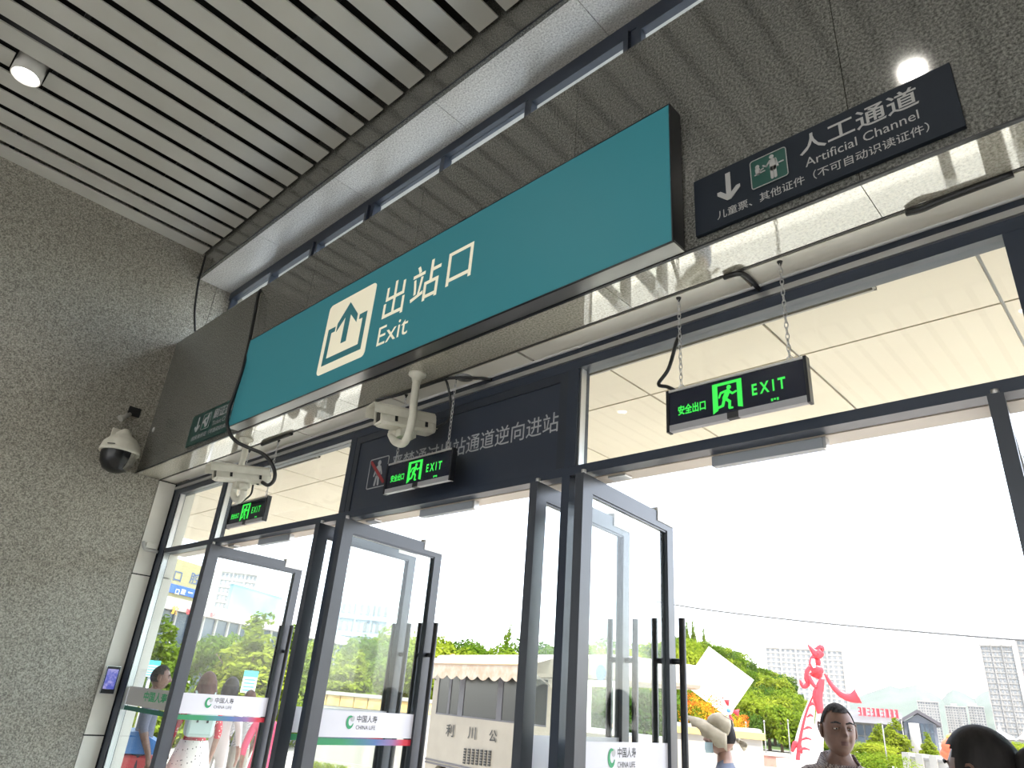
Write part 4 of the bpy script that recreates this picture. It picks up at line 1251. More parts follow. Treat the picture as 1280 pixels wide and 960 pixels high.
t = empty('kerb_planter', (kb0+kb1)/2, 'low stone kerb with tufts of grass on the plaza behind the second door leaf', 'kerb')
uw = (kb1-kb0).normalized(); nw = Vector((-uw.y, uw.x, 0)); ln = (kb1-kb0).length
for k in range(6):
    build('kerb_stone', MB().obox(-uw*ln*0.5+uw*(ln*k/6+0.01), uw*(ln/6-0.02), nw*0.5, Z_*0.28), varied('kerb_stone', (0.5, 0.42, 0.30), (0.58, 0.5, 0.36), 3, 0.8), t, local=True)
for k, s_ in enumerate((0.08, 0.2, 0.33)):
    g = bpy.data.objects.new('grass_tuft', CR['mound']); COL.objects.link(g); g.parent = t
    g.location = -uw*ln*0.5+uw*ln*s_+nw*0.25+Z_*0.25; g.scale = (0.45, 0.25, 0.3)

# glass hall with gabled end, right
hb = ground_at(1112, 105)
hw_ = at(1060, 905, 105); he_ = at(1131, 905, 105)
hd_ = hdir(1100)
t = empty('glass_hall', hb, 'long grey-roofed glass hall with a gabled end beyond the conifers', 'building', math.atan2(hd_.y, hd_.x)-math.pi/2)
pm_ = lambda px, py: (at(px, py, 105)-hb)
def hx(px):
    v = at(px, 905, 105)-hb
    r_ = Vector((hd_.y, -hd_.x, 0)); return v.dot(r_)
def hz(px, py): return at(px, py, 105).z-ZG
x0, x1 = hx(1040), hx(1131)
ze = hz(1100, 905); zr = hz(1100, 888)
build('walls', MB().box(x0, x1, 0.3, 12, 0, ze), CONC2, t, local=True)
for k in range(9):
    xa = x0+(x1-x0)*k/9; xb = x0+(x1-x0)*(k+1)/9
    build('pane', MB().box(xa+0.1, xb-0.1, 0.1, 0.28, ze*0.55, ze-0.25), BLUEGLASS, t, local=True)
    build('pane', MB().box(xa+0.1, xb-0.1, 0.1, 0.28, 0.4, ze*0.5), BLUEGLASS, t, local=True)
rf = MB().add([(x0-0.5, -0.6, ze), (x1, -0.6, ze), (x1, 6, zr), (x0-0.5, 6, zr), (x0-0.5, 12.6, ze), (x1, 12.6, ze)],
              [(0, 1, 2, 3), (3, 2, 5, 4), (0, 3, 4), (1, 5, 2), (0, 4, 5, 1)])
build('roof', rf, varied('roof_grey', (0.085, 0.085, 0.088), (0.11, 0.11, 0.113), 0.3, 0.7), t, local=True)
xg0, xg1, xgm = hx(1129), hx(1169), hx(1148)
zge, zgp = hz(1165, 906), hz(1148, 893)
gb = MB().prism([(xg0, 0), (xg1, 0), (xg1, zge), (xgm, zgp), (xg0, zge)], (0, -1.5, 0), X_, Z_, (0, 13, 0))
build('gable_block', gb, mat('gable_grey', (0.11, 0.12, 0.145), 0.4), t, local=True)
rg = MB()
rg.prism([(xg0-0.5, zge-0.2), (xgm, zgp+0.1), (xgm, zgp+0.5), (xg0-0.5, zge+0.2)], (0, -2, 0), X_, Z_, (0, 14, 0))
rg.prism([(xgm, zgp+0.1), (xg1+0.5, zge-0.2), (xg1+0.5, zge+0.2), (xgm, zgp+0.5)], (0, -2, 0), X_, Z_, (0, 14, 0))
build('gable_roof', rg, mat('gable_roof_grey', (0.07, 0.065, 0.075), 0.6), t, local=True)
for k in range(6):
    for j in range(3):
        xa = xg0+0.3+(xg1-xg0-0.6)*k/6; xb = xg0+0.3+(xg1-xg0-0.6)*(k+1)/6
        build('pane', MB().box(xa+0.05, xb-0.05, -1.62, -1.5, 0.3+j*zge*0.32, 0.3+(j+0.9)*zge*0.32), BLUEGLASS, t, local=True)
build('column', MB().cyl((xgm-0.6, -2.4, 0), (xgm-0.6, -2.4, zge), 0.55, 14), CONC, t, local=True)
# roof lettering (too far away to read): blocky red and white characters on a rail
rs = empty('roof_lettering', hb+hd_*3+Z_*(zr), 'row of small red characters standing on the roof of the glass hall', 'sign', math.atan2(hd_.y, hd_.x)-math.pi/2)
xr0, xr1 = hx(1074), hx(1127)
build('rail', MB().box(xr0, xr1, 0, 0.1, -0.9, -0.75), ALU, rs, local=True)
rr_ = random.Random(5)
for k in range(9):
    xa = xr0+(xr1-xr0)*k/9; w_ = (xr1-xr0)/9*0.72
    m_ = MB()
    for q in range(3): m_.box(xa, xa+w_, 0, 0.1, -0.7+q*0.42, -0.7+q*0.42+0.14)
    for q in range(2): m_.box(xa+w_*rr_.uniform(0, 0.8), xa+w_*rr_.uniform(0.82, 1), 0.01, 0.09, -0.7, 0.28)
    build('character', m_, mat('roof_red', (0.7, 0.05, 0.07), 0.5), rs, local=True)

# low old-style roofs at the far right
for k, (px, py, w_) in enumerate(((1191, 912, 18), (1212, 912, 16), (1233, 910, 16), (1256, 905, 26), (1290, 905, 30))):
    b_ = ground_at(px, 130); d = hdir(px)
    zt_ = at(px, py, 130).z-ZG; wm = (at(px+w_/2, py, 130)-at(px-w_/2, py, 130)).length
    t = empty('tiled_house', b_, ('low house with a dark pointed roof beyond the bun-haired head, first from the glass hall', 'low house with a dark pointed roof beyond the bun-haired head, second from the glass hall',
             'low house with a dark pointed roof beyond the bun-haired head, third from the glass hall', 'wider house with a pale pitched roof below the tall grey tower', 'house at the far right picture edge below the tower')[k], 'house', math.atan2(d.y, d.x)-math.pi/2)
    build('walls', MB().box(-wm/2, wm/2, 0, 6, 0, zt_*0.62), mat('house_wall', (0.42, 0.30, 0.26), 0.7) if k < 3 else CONC2, t, local=True)
    rf = MB().prism([(-wm*0.62, zt_*0.58), (-wm*0.3, zt_*0.72), (-wm*0.12, zt_), (0.0, zt_*0.78), (wm*0.4, zt_*0.68), (wm*0.62, zt_*0.58)], (0, -0.8, 0), X_, Z_, (0, 7.6, 0))
    build('roof', rf, mat('roof_tile_dark', (0.14, 0.11, 0.12), 0.7) if k < 3 else mat('roof_tile_pale', (0.45, 0.45, 0.46), 0.7), t, local=True)
    build('window', MB().box(-wm*0.3, wm*0.3, -0.06, 0.02, zt_*0.2, zt_*0.45), WIN, t, local=True)

# mountains
def mountain(name, label, pts, dist, thick):
    mb = MB(); n = len(pts)
    tops = [at(px, py, dist) for px, py in pts]
    vs = []
    for (px, py), tp in zip(pts, tops):
        d = hdir(px)
        f_ = ground_at(px, dist-thick, -8); b_ = ground_at(px, dist+thick, -8)
        vs += [f_, f_.lerp(tp, 0.55)+Z_*tp.z*0.05, tp, b_]
    fs = []
    for i in range(n-1):
        for j in range(3): fs.append((i*4+j, i*4+j+1, (i+1)*4+j+1, (i+1)*4+j))
    mb.add(vs, fs, 0, True)
    return tag(build(name, mb, varied('mountain_forest', (0.055, 0.075, 0.06), (0.085, 0.11, 0.085), 0.02, 0.95)), label, 'mountain')
mountain('mountain', 'hazy rounded mountain ridge above the glass hall', [(1040, 900), (1062, 876), (1080, 868), (1098, 862), (1112, 857), (1124, 860), (1136, 858), (1145, 856), (1155, 861), (1166, 867), (1178, 874), (1190, 900)], 900, 250)
mountain('mountain', 'hazy rounded hill left of the tall grey tower, middle peak', [(1165, 905), (1177, 875), (1184, 866), (1191, 862), (1198, 863), (1208, 868), (1218, 874), (1230, 905)], 1000, 250)
mountain('mountain', 'hazy hill partly behind the tall grey tower', [(1208, 905), (1217, 874), (1226, 866), (1236, 863), (1248, 859), (1265, 862), (1290, 880), (1320, 905)], 1100, 250)
mountain('mountain', 'low hazy ridge far behind the apartment slab', [(930, 905), (960, 890), (1000, 884), (1040, 878), (1070, 880), (1100, 905)], 1200, 250)

# overhead line
t = empty('power_line', at(1085, 780, 30), 'thin grey overhead wire crossing the white sky', 'wire')
pts = [at(820, 752, 34), at(890, 763, 33), at(1010, 777, 31.5), at(1140, 789, 30), at(1290, 801, 28.5), at(1420, 806, 27.5)]
build('wire', MB().tube(smooth(pts, 6), 0.034, 6), mat('wire_grey', (0.10, 0.10, 0.10), 0.6), t)

# ================================================================== bus with an awning
ud = Vector((0.9827, -0.185, 0)).normalized()         # along the bus, towards its rear (right)
nb = Vector((-ud.y, ud.x, 0))                          # pointing away from the hall
pb = ground_at(600, 16.0)
def bus_s(px):
    d = hdir(px); return pb.dot(nb)/d.dot(nb)
def bus_x(px): return (hdir(px)*bus_s(px)-pb).dot(ud)
def bus_z(px, py): return at(px, py, bus_s(px)).z-ZG
xf, xr = bus_x(541), bus_x(773)
t = empty('food_bus', pb, 'cream and white minibus with a scalloped awning parked on the plaza', 'bus', math.atan2(ud.y, ud.x))
CREAM = varied('bus_cream', (0.31, 0.285, 0.235), (0.36, 0.33, 0.275), 1.5, 0.4)
DGREY = mat('bus_dark_grey', (0.09, 0.09, 0.11), 0.4)
z_sk0, z_sk1 = 0.32, 0.86
zw0, zw1, zr = bus_z(600, 899), bus_z(600, 846), bus_z(600, 818)
DEP = 2.1
body = MB()
ax = bus_x(561)
arch = [(ax+0.46*math.cos(math.radians(a)), 0.36+0.46*math.sin(math.radians(a))) for a in range(0, 181, 15)]
# lower side cut round the wheel arches
xrw = xr-1.1
arch2 = [(xrw+0.46*math.cos(math.radians(a)), 0.36+0.46*math.sin(math.radians(a))) for a in range(0, 181, 15)]
poly = [(xf, 0.32)] + [(p[0], p[1]) for p in reversed(arch)] + [(p[0], p[1]) for p in reversed(arch2)] + [(xr, 0.32), (xr, zw0), (xf, zw0)]
body.prism(poly, (0, 0, 0), X_, Z_, (0, DEP, 0))
build('lower_body', body, CREAM, t, local=True)
build('skirt_panel', MB().box(ax+0.5, xrw-0.5, -0.012, 0.0, 0.33, z_sk1-0.09), DGREY, t, local=True)
for z_ in (z_sk1-0.07, z_sk1-0.01):
    build('side_trim', MB().box(xf, xr, -0.02, 0.0, z_, z_+0.03), DGREY, t, local=True)
build('roof', MB().box(xf-0.02, xr+0.02, -0.03, DEP+0.03, zw1+0.02, zr, bev=0.08), CREAM, t, local=True)
wins = [(547, 561), (562.5, 574), (579, 622), (627, 655), (659, 684)]
prev = xf
for k, (a_, b_) in enumerate(wins):
    xa, xb = bus_x(a_), bus_x(b_)
    build('pillar', MB().box(prev, xa, 0, 0.06, zw0, zw1+0.02), CREAM if k == 0 else DGREY, t, local=True)
    w_ = build('window', MB().box(xa, xb, 0.012, 0.03, zw0+0.02, zw1), mat('bus_window', (0.04, 0.043, 0.043), 0.18), t, local=True)
    fr_ = MB()
    fr_.box(xa, xb, 0.0, 0.035, zw0, zw0+0.03); fr_.box(xa, xa+0.02, 0.0, 0.035, zw0+0.03, zw1); fr_.box(xb-0.02, xb, 0.0, 0.035, zw0+0.03, zw1)
    build('window_frame', fr_, DGREY, w_, local=True)
    prev = xb
xc0, xc1, xc2 = bus_x(684), bus_x(694), bus_x(731)
build('pillar', MB().box(xc0, xc1, 0, 0.08, zw0, zw1+0.02), CREAM, t, local=True)
build('rear_panel', MB().box(xc1, xc2, 0, 0.08, zw0, zw1+0.02), CREAM, t, local=True)
# serving window with a white frame at the rear
fr_ = MB().box(xc2, xr, -0.03, 0.08, zw1-0.08, zw1+0.02).box(xc2, xr, -0.03, 0.08, zw0, zw0+0.08).box(xr-0.1, xr, -0.03, 0.08, zw0+0.08, zw1-0.08).box(xc2, xc2+0.08, -0.03, 0.08, zw0+0.08, zw1-0.08)
build('serving_frame', fr_, mat('frame_white', (0.78, 0.77, 0.75), 0.4), t, local=True)
build('serving_pane', MB().box(xc2+0.08, xr-0.1, 0.02, 0.03, zw0+0.08, zw1-0.08), GLASS_T, t, local=True)
m_ = MB(); disc2(m_, (bus_x(752), bus_z(752, 841)), 0.13, (0, -0.035, 0), X_, Z_, (0, -0.004, 0), n=18)
build('blue_sticker', m_, mat('sticker_blue', (0.08, 0.16, 0.50), 0.5), t, local=True)
for (x_, y_) in ((ax, 0.13), (xrw, 0.13), (ax, DEP-0.13), (xrw, DEP-0.13)):
    wh = MB().lathe([(0.20, -0.11), (0.36, -0.11), (0.385, -0.08), (0.385, 0.08), (0.36, 0.11), (0.20, 0.11)], (x_, y_, 0.385), (0, 1, 0), 24)
    w_ = build('wheel', wh, mat('tyre', (0.03, 0.028, 0.026), 0.8), t, local=True)
    build('wheel_hub', MB().lathe([(0.0, -0.06), (0.10, -0.075), (0.20, -0.105)], (x_, y_, 0.385), (0, 1, 0), 20, cap=False), mat('hub_brown', (0.22, 0.17, 0.13), 0.6, 0.3), w_, local=True)
for k, ch in enumerate('利川公'):
    pa = (563, 590, 616)[k]; pya = (905.5, 909, 912.5)[k]
    text('lettering', ch, (bus_x(pa), -0.022, bus_z(pa, pya+15)), X_, Z_, bus_x(pa+9.5)-bus_x(pa), bus_z(pa, pya)-bus_z(pa, pya+15.5), LOGO_K, t, 0.015, local=True)
gv = MB()
for r_ in range(6):
    for c_ in range(7):
        xa = bus_x(587+c_*5); z_ = bus_z(587+c_*5, 938+r_*3.4+c_*0.5)
        gv.box(xa, xa+0.075, -0.026, -0.012, z_, z_+0.035)
build('vent_louvres', gv, BLACK_PL, t, local=True)['kind'] = 'stuff'
# awning
AWN = varied('awning_cloth', (0.40, 0.30, 0.22), (0.44, 0.40, 0.34), 7, 0.8)
aw = MB()
xa0, xa1 = bus_x(541.5), bus_x(688)
yo = -0.62
za, zb_ = zr-0.06, bus_z(600, 833)
aw.add([(xa0, 0, za), (xa1, 0, za), (xa1, yo, zb_), (xa0, yo, zb_), (xa0, 0, za-0.02), (xa1, 0, za-0.02), (xa1, yo, zb_-0.02), (xa0, yo, zb_-0.02)],
       [(3, 2, 1, 0), (4, 5, 6, 7), (0, 1, 5, 4), (2, 3, 7, 6), (1, 2, 6, 5), (3, 0, 4, 7)])
awn = build('awning', aw, mat('awning_top', (0.42, 0.38, 0.33), 0.8), t, local=True)
vl = MB(); n = 11
for k in range(n):
    s0 = xa0+(xa1-xa0)*k/n; s1 = xa0+(xa1-xa0)*(k+1)/n
    zc = zb_-0.01
    poly = [(s0, zc)] + [(s0+(s1-s0)*j/8, zc-0.21-0.08*math.sin(math.pi*j/8)) for j in range(9)] + [(s1, zc)]
    vl.prism(poly, (0, yo-0.012, 0), X_, Z_, (0, 0.012, 0))
build('valance', vl, AWN, awn, local=True)
build('awning_edge', MB().tube([(xa0, yo, zb_), (xa1, yo, zb_)], 0.022, 8), mat('awning_bar', (0.35, 0.26, 0.17), 0.6), awn, local=True)
for x_ in (xa0+0.05, xa1-0.05):
    build('awning_arm', MB().tube([(x_, 0, zw1-0.1), (x_, yo, zb_-0.02)], 0.014, 6), ALU, awn, local=True)
build('roof_beacon', MB().lathe([(0.07, 0.0), (0.07, 0.1), (0.05, 0.14), (0, 0.15)], (bus_x(549), 0.25, bus_z(549, 824)), n=12), mat('beacon_orange', (0.75, 0.2, 0.05), 0.4), t, local=True)

# ================================================================== red dancer sculpture
sd_ = hdir(1015); sr_ = Vector((sd_.y, -sd_.x, 0)); SD = 34.0
sb0 = ground_at(1012, SD)
t = empty('ribbon_sculpture', sb0, 'tall red and white ribbon sculpture of a dancing figure behind the standing man', 'sculpture')
SRED = mat('sculpture_red', (0.72, 0.035, 0.05), 0.35)
SWHITE = mat('sculpture_white', (0.8, 0.74, 0.72), 0.4)
def sp(px, py, off=0.0):
    p = at(px, py, SD); return p+sd_*off
def ribbon(name, pts, widths, m, off=0.0, flat=0.35):
    mb = MB(); k = SD/866.0/0.87
    P_ = smooth([sp(a, b, off) for a, b in pts], 5)
    W_ = []
    for i in range(len(widths)-1):
        W_ += [widths[i]+(widths[i+1]-widths[i])*j/5 for j in range(5)]
    W_.append(widths[-1])
    mb.tube(P_, [w*k*0.5 for w in W_], 10, flat=flat, upv=sr_)
    return build(name, mb, m, t)
ribbon('head_crest', [(1010, 806), (1016, 813), (1022, 818), (1027, 814)], [1, 5, 9, 6], SRED, 0.0)
ribbon('head_crest', [(1012, 808), (1019, 812), (1027, 809), (1026.5, 815)], [2, 4, 6, 2], SRED, 0.1)
ribbon('hair_ribbon', [(1023, 820), (1017, 820), (1014, 827), (1013, 836)], [2, 3, 4, 3], SRED, 0.0)
ribbon('face', [(1021, 822), (1021.5, 828), (1020, 834)], [5, 6.5, 4], SRED, 0.15)
ribbon('face_mask', [(1016.5, 824), (1016.5, 830), (1018, 835)], [3, 4, 2], SWHITE, -0.1)
ribbon('raised_arm', [(1013, 833), (1009, 839), (1008, 848), (1010, 855), (1004, 858), (1000, 850)], [3, 4, 4, 4, 4, 1.5], SRED, 0.0)
ribbon('shoulder', [(1014, 839), (1019, 836), (1025, 838), (1024, 843)], [4, 7, 7, 3], SRED, 0.0)
ribbon('chest', [(1018, 838), (1020, 842), (1019, 847)], [10, 12, 7], SRED, 0.25)
ribbon('bodice', [(1012, 846), (1018, 855), (1021, 862)], [4, 9, 8], SWHITE, 0.2)
ribbon('sash', [(1011, 844), (1014, 852), (1020, 860)], [2, 4, 3], SRED, -0.15)
ribbon('skirt_front', [(1028, 848), (1025, 858), (1022, 868), (1023, 879), (1026, 892)], [4, 7, 9, 8, 6], SRED, 0.0)
ribbon('skirt_fold', [(1024, 884), (1024, 905), (1021, 935), (1018, 962)], [4, 7, 11, 14], SWHITE, 0.35)
ribbon('flying_ribbon', [(1031, 842), (1040, 857), (1052, 868), (1064, 872), (1073, 870)], [2, 4, 6, 8, 13], SRED, 0.0)
ribbon('skirt_tail', [(1018, 866), (1013, 885), (1008, 910), (1004, 945), (1002, 965)], [4, 8, 13, 20, 22], SWHITE, 0.3)
for k, (a, w) in enumerate(((0.18, 8), (0.36, 10), (0.55, 14), (0.72, 17), (0.88, 19))):
    px = 1018-(14)*a; py = 866+80*a
    ribbon('skirt_band', [(px-w*0.42, py+2), (px, py-1), (px+w*0.38, py+1)], [1, 2.6, 1.2], SRED, -0.12)
ribbon('skirt_edge', [(1018, 866), (1008, 890), (1000, 925), (996, 965)], [1, 2, 3, 4], SRED, 0.1)
ribbon('red_streamer', [(990, 940), (994, 930), (1000, 934), (1004, 948)], [2, 5, 6, 6], SRED, 0.2)
build('plinth', MB().lathe([(1.6, 0), (1.6, 0.5), (1.4, 0.55), (1.4, 0.9)], sb0, n=24), CONC, t)

# ================================================================== blank tilted panel, flowers, pinwheel
pd = hdir(902); pr_ = Vector((pd.y, -pd.x, 0)); PD = 19.0
c_ = at(902, 848, PD)
t = empty('tilted_panel', ground_at(902, PD), 'large blank white square panel standing on one corner behind the flower bed', 'panel')
cor = [at(886, 808, PD), at(942.5, 850, PD), at(910, 897, PD), at(854, 855, PD)]
mb = MB(); mb.add(cor + [p+pd*0.12 for p in cor], [(0, 1, 2, 3), (7, 6, 5, 4), (0, 4, 5, 1), (1, 5, 6, 2), (2, 6, 7, 3), (3, 7, 4, 0)])
build('panel', mb, mat('panel_white', (0.82, 0.81, 0.78), 0.5), t)
build('post', MB().tube([ground_at(905, PD+0.2), c_+pd*0.2], 0.09, 10), CONC2, t)
fb = ground_at(893, 14.0)
t = empty('flower_planter', fb, 'tall white stepped planter block behind the woman in the sun hat', 'planter', math.atan2(pd.y, pd.x)-math.pi/2)
zt_ = at(905, 908, 14).z-ZG
build('block', MB().box(-0.75, 0.78, 0, 1.2, 0, zt_, bev=0.03), CONC, t, local=True)
build('ledge', MB().box(-0.8, 0.83, -0.05, 1.25, zt_-0.16, zt_-0.06), mat('ochre_ledge', (0.6, 0.42, 0.15), 0.6), t, local=True)
for px, py, sc_, lb in ((872, 887, 0.42, 'mound of red and orange flowers left of the tilted panel'), (916, 899, 0.26, 'small mound of orange flowers under the pinwheel')):
    p = at(px, py+10, 14.0)
    f_ = empty('flower_mound', Vector((p.x, p.y, p.z-0.12))+pd*0.3, lb, 'flowers')
    o_ = bpy.data.objects.new('blooms', CR['flower']); COL.objects.link(o_); o_.parent = f_; o_.scale = (sc_, sc_, sc_*1.4)
    o_ = bpy.data.objects.new('foliage', CR['mound']); COL.objects.link(o_); o_.parent = f_; o_.scale = (sc_*0.95, sc_*0.95, sc_*0.9)
p = at(911, 888, 13.7)
t = empty('pinwheel', at(911, 905, 13.7), 'white and blue ball with red fins above the flowers', 'ornament')
build('ball', MB().ellipsoid(p, (0.07, 0.07, 0.07)), mat('ball_white', (0.8, 0.82, 0.9), 0.4), t)
build('blue_patch', MB().ellipsoid(p-pd*0.04, (0.042, 0.042, 0.04)), mat('ball_blue', (0.08, 0.25, 0.7), 0.4), t)
for (dx, dz) in ((-0.02, 0.13), (0.13, -0.02), (0.02, -0.13)):
    q = p+pr_*dx+Z_*dz; n_ = (q-p).normalized()
    build('fin', MB().tube([p+n_*0.06, q+n_*0.035], [0.014, 0.058], 8, flat=0.35), SRED, t)
build('stick', MB().tube([at(911, 905, 13.7), p-Z_*0.065], 0.012, 6), CONC2, t)

# plaza furniture seen right of the tilted panel
for k, (px, py, dist) in enumerate(((932, 905, 45), (955, 903, 48), (985, 902, 52), (1104, 905, 50), (1129, 900, 62))):
    b_ = ground_at(px, dist); h = top_h(px, py, dist)
    t = empty('lamp_post', b_, ('slim white pole in front of the hill, nearest the tilted panel', 'slim white pole in front of the hill, second from the tilted panel', 'slim white pole just left of the ribbon sculpture',
                                'slim white pole right of the standing man', 'slim white pole before the gable of the glass hall')[k], 'pole')
    build('pole', MB().tube([b_, b_+Z_*h], [0.045, 0.03], 8), CONC2, t)
    build('head', MB().lathe([(0.05, 0.0), (0.055, 0.06), (0.03, 0.12), (0.0, 0.13)], b_+Z_*h, n=10), CONC2, t)
for k, (pa, pb_, dist, h, c) in enumerate(((925, 1000, 40, 0.75, 'terrace_red'), (915, 1005, 32, 0.55, 'terrace_grey'))):
    a_, b_ = ground_at(pa, dist), ground_at(pb_, dist)
    u_ = b_-a_; n2 = Vector((-u_.y, u_.x, 0)).normalized()
    t = empty('terrace_wall', (a_+b_)/2, ('reddish low terrace wall below the forested hill', 'pale grey low terrace wall in front of the reddish one')[k], 'wall')
    m_ = varied('terrace_red', (0.32, 0.15, 0.12), (0.42, 0.22, 0.17), 2, 0.8) if k == 0 else CONC2
    build('wall', MB().obox(a_, u_, n2*0.4, Z_*h), m_, t)
    build('coping', MB().obox(a_-n2*0.05+Z_*h, u_, n2*0.5, Z_*0.08), CONC, t)
t = empty('balustrade_wall', ground_at(1185, 48), 'pale stone balustrade wall below the glass hall', 'wall')
a_, b_ = ground_at(1125, 48), ground_at(1275, 44); u_ = b_-a_; n2 = Vector((-u_.y, u_.x, 0)).normalized()
build('wall', MB().obox(a_, u_, n2*0.4, Z_*1.0), CONC, t)
build('coping', MB().obox(a_-n2*0.06+Z_*1.0, u_, n2*0.52, Z_*0.14), CONC2, t)
for k in range(9):
    build('pier', MB().obox(a_+u_*(k/8.0)-n2*0.1, u_.normalized()*0.45, n2*0.6, Z_*1.3), CONC, t)
for k, (px, py, s_) in enumerate(((1192, 934, 0.5), (1186, 942, 0.35))):
    p = at(px, py, 40)
    t = empty('red_lantern', Vector((p.x, p.y, ZG)), ('red lantern ornament left of the bun-haired head', 'smaller red lantern ornament lower left of the bun-haired head')[k], 'lantern')
    build('globe', MB().ellipsoid(p, (s_, s_, s_*0.8)), mat('lantern_red', (0.75, 0.12, 0.05), 0.5), t)
    build('cap', MB().lathe([(s_*0.5, s_*0.7), (s_*0.4, s_*0.95), (0.05, s_*1.1)], p, n=12), mat('lantern_gold', (0.7, 0.4, 0.08), 0.5), t)
    build('stand', MB().tube([(p.x, p.y, ZG), p-Z_*s_*0.7], 0.06, 8), CONC2, t)

# ================================================================== people
def skin_mesh(verts, edges, radii, root=0, sub=1):
    me = bpy.data.meshes.new('figure')
    me.from_pydata([tuple(v) for v in verts], edges, [])
    o = bpy.data.objects.new('figure', me); COL.objects.link(o)
    md = o.modifiers.new('skin', 'SKIN'); md.branch_smoothing = 0.6
    for i, r in enumerate(radii):
        sv = me.skin_vertices[0].data[i]
        sv.radius = (r, r) if not isinstance(r, tuple) else r
        sv.use_root = (i == root)
    ms = o.modifiers.new('sub', 'SUBSURF'); ms.levels = sub; ms.render_levels = sub
    bpy.context.view_layer.update()
    dg = bpy.context.evaluated_depsgraph_get()
    out = bpy.data.meshes.new_from_object(o.evaluated_get(dg))
    vs = [v.co.copy() for v in out.vertices]; fs = [list(p.vertices) for p in out.polygons]
    bpy.data.objects.remove(o); bpy.data.meshes.remove(out)
    return vs, fs

def gs(a, s): return math.exp(-(a/s)**2)
def head_shape(nu=48, nv=36, age=0.5):
    """returns verts (centred), faces, and unit directions; face looks to +y"""
    vs = []; us = []; fs = []
    for j in range(nv+1):
        th = math.pi*j/nv
        for i in range(nu):
            ph = 2*math.pi*i/nu
            x, y, z = math.sin(th)*math.sin(ph), math.sin(th)*math.cos(ph), math.cos(th)
            px, py, pz = 0.077*x, 0.097*y, 0.118*z
            if z < 0:
                k = (-z)**1.4
                px *= 1-(0.20-0.13*age)*k
                if y < 0: py *= 1-0.38*k
            if z > 0.2: px *= 1-0.05*(z-0.2)
            if y > 0:
                py *= 0.94
                py += 0.031*gs(x, 0.16)*gs(z+0.20, 0.13) + 0.014*gs(x, 0.10)*gs(z-0.0, 0.20)      # nose tip, bridge
                py += 0.006*gs(abs(x)-0.17, 0.10)*gs(z+0.25, 0.07)                               # wings
                py -= 0.015*gs(abs(x)-0.40, 0.17)*gs(z-0.07, 0.12)                               # eye sockets
                py += 0.006*gs(abs(x)-0.36, 0.24)*gs(z-0.24, 0.09)                               # brow
                py += 0.006*gs(abs(x)-0.52, 0.18)*gs(z+0.14, 0.14)                               # cheek bones
                py -= 0.009*gs(abs(x)-0.36+0.25*(z+0.40), 0.06)*gs(z+0.40, 0.18)*age                           # folds beside the mouth
                py += 0.007*gs(x, 0.24)*(gs(z+0.47, 0.045)+gs(z+0.57, 0.05)) - 0.003*gs(x, 0.26)*gs(z+0.52, 0.02)
                py += 0.010*gs(x, 0.26)*gs(z+0.82, 0.14) - 0.004*gs(x, 0.2)*gs(z+0.67, 0.06)
            vs.append(Vector((px, py, pz))); us.append(Vector((x, y, z)))
    for j in range(nv):
        for i in range(nu):
            i2 = (i+1) % nu
            fs.append((j*nu+i, j*nu+i2, (j+1)*nu+i2, (j+1)*nu+i))
    fs = [tuple(reversed(f)) for f in fs]
    return vs, fs, us

SKIN_T = varied('skin_tan', (0.115, 0.060, 0.042), (0.155, 0.083, 0.060), 18, 0.5)
SKIN_L = varied('skin_light', (0.24, 0.135, 0.095), (0.29, 0.17, 0.12), 18, 0.5)
LIP = mat('lips', (0.085, 0.032, 0.028), 0.5)
EYEW = mat('eye_white', (0.55, 0.52, 0.48), 0.3)
IRIS = mat('iris_dark', (0.015, 0.01, 0.008), 0.2)
HAIR_K = varied('hair_black', (0.007, 0.006, 0.006), (0.018, 0.016, 0.016), 40, 0.65, spec=0.2, stretch=(1, 1, 0.2))
HAIR_G = varied('hair_grizzled', (0.010, 0.009, 0.009), (0.055, 0.052, 0.052), 90, 0.85, spec=0.1)
HAIR_B = varied('hair_brown', (0.035, 0.013, 0.010), (0.075, 0.030, 0.022), 40, 0.7, spec=0.2, stretch=(1, 1, 0.2))
SHOE = mat('shoe_dark', (0.03, 0.028, 0.03), 0.5)

def check_cloth(name, c1, c2, scale):
    m = mat(name, c1, 0.85)
    N = m.node_tree.nodes; L = m.node_tree.links
    tc = N.new('ShaderNodeTexCoord'); ck = N.new('ShaderNodeTexChecker')
    ck.inputs['Scale'].default_value = scale; ck.inputs['Color1'].default_value = (*c1, 1); ck.inputs['Color2'].default_value = (*c2, 1)
    mp = N.new('ShaderNodeMapping'); mp.inputs['Rotation'].default_value = (0.2, 0.1, 0.6)
    L.new(tc.outputs['Object'], mp.inputs[0]); L.new(mp.outputs[0], ck.inputs['Vector']); L.new(ck.outputs[0], N['Principled BSDF'].inputs['Base Color'])
    return m
def dot_cloth(name, base, dot, scale, thr=0.22):
    m = mat(name, base, 0.85)
    N = m.node_tree.nodes; L = m.node_tree.links
    tc = N.new('ShaderNodeTexCoord'); vo = N.new('ShaderNodeTexVoronoi'); vo.inputs['Scale'].default_value = scale
    rp = N.new('ShaderNodeValToRGB'); rp.color_ramp.interpolation = 'CONSTANT'
    rp.color_ramp.elements[0].color = (*dot, 1); rp.color_ramp.elements[1].position = thr; rp.color_ramp.elements[1].color = (*base, 1)
    L.new(tc.outputs['Object'], vo.inputs['Vector']); L.new(vo.outputs['Distance'], rp.inputs[0]); L.new(rp.outputs[0], N['Principled BSDF'].inputs['Base Color'])
    return m

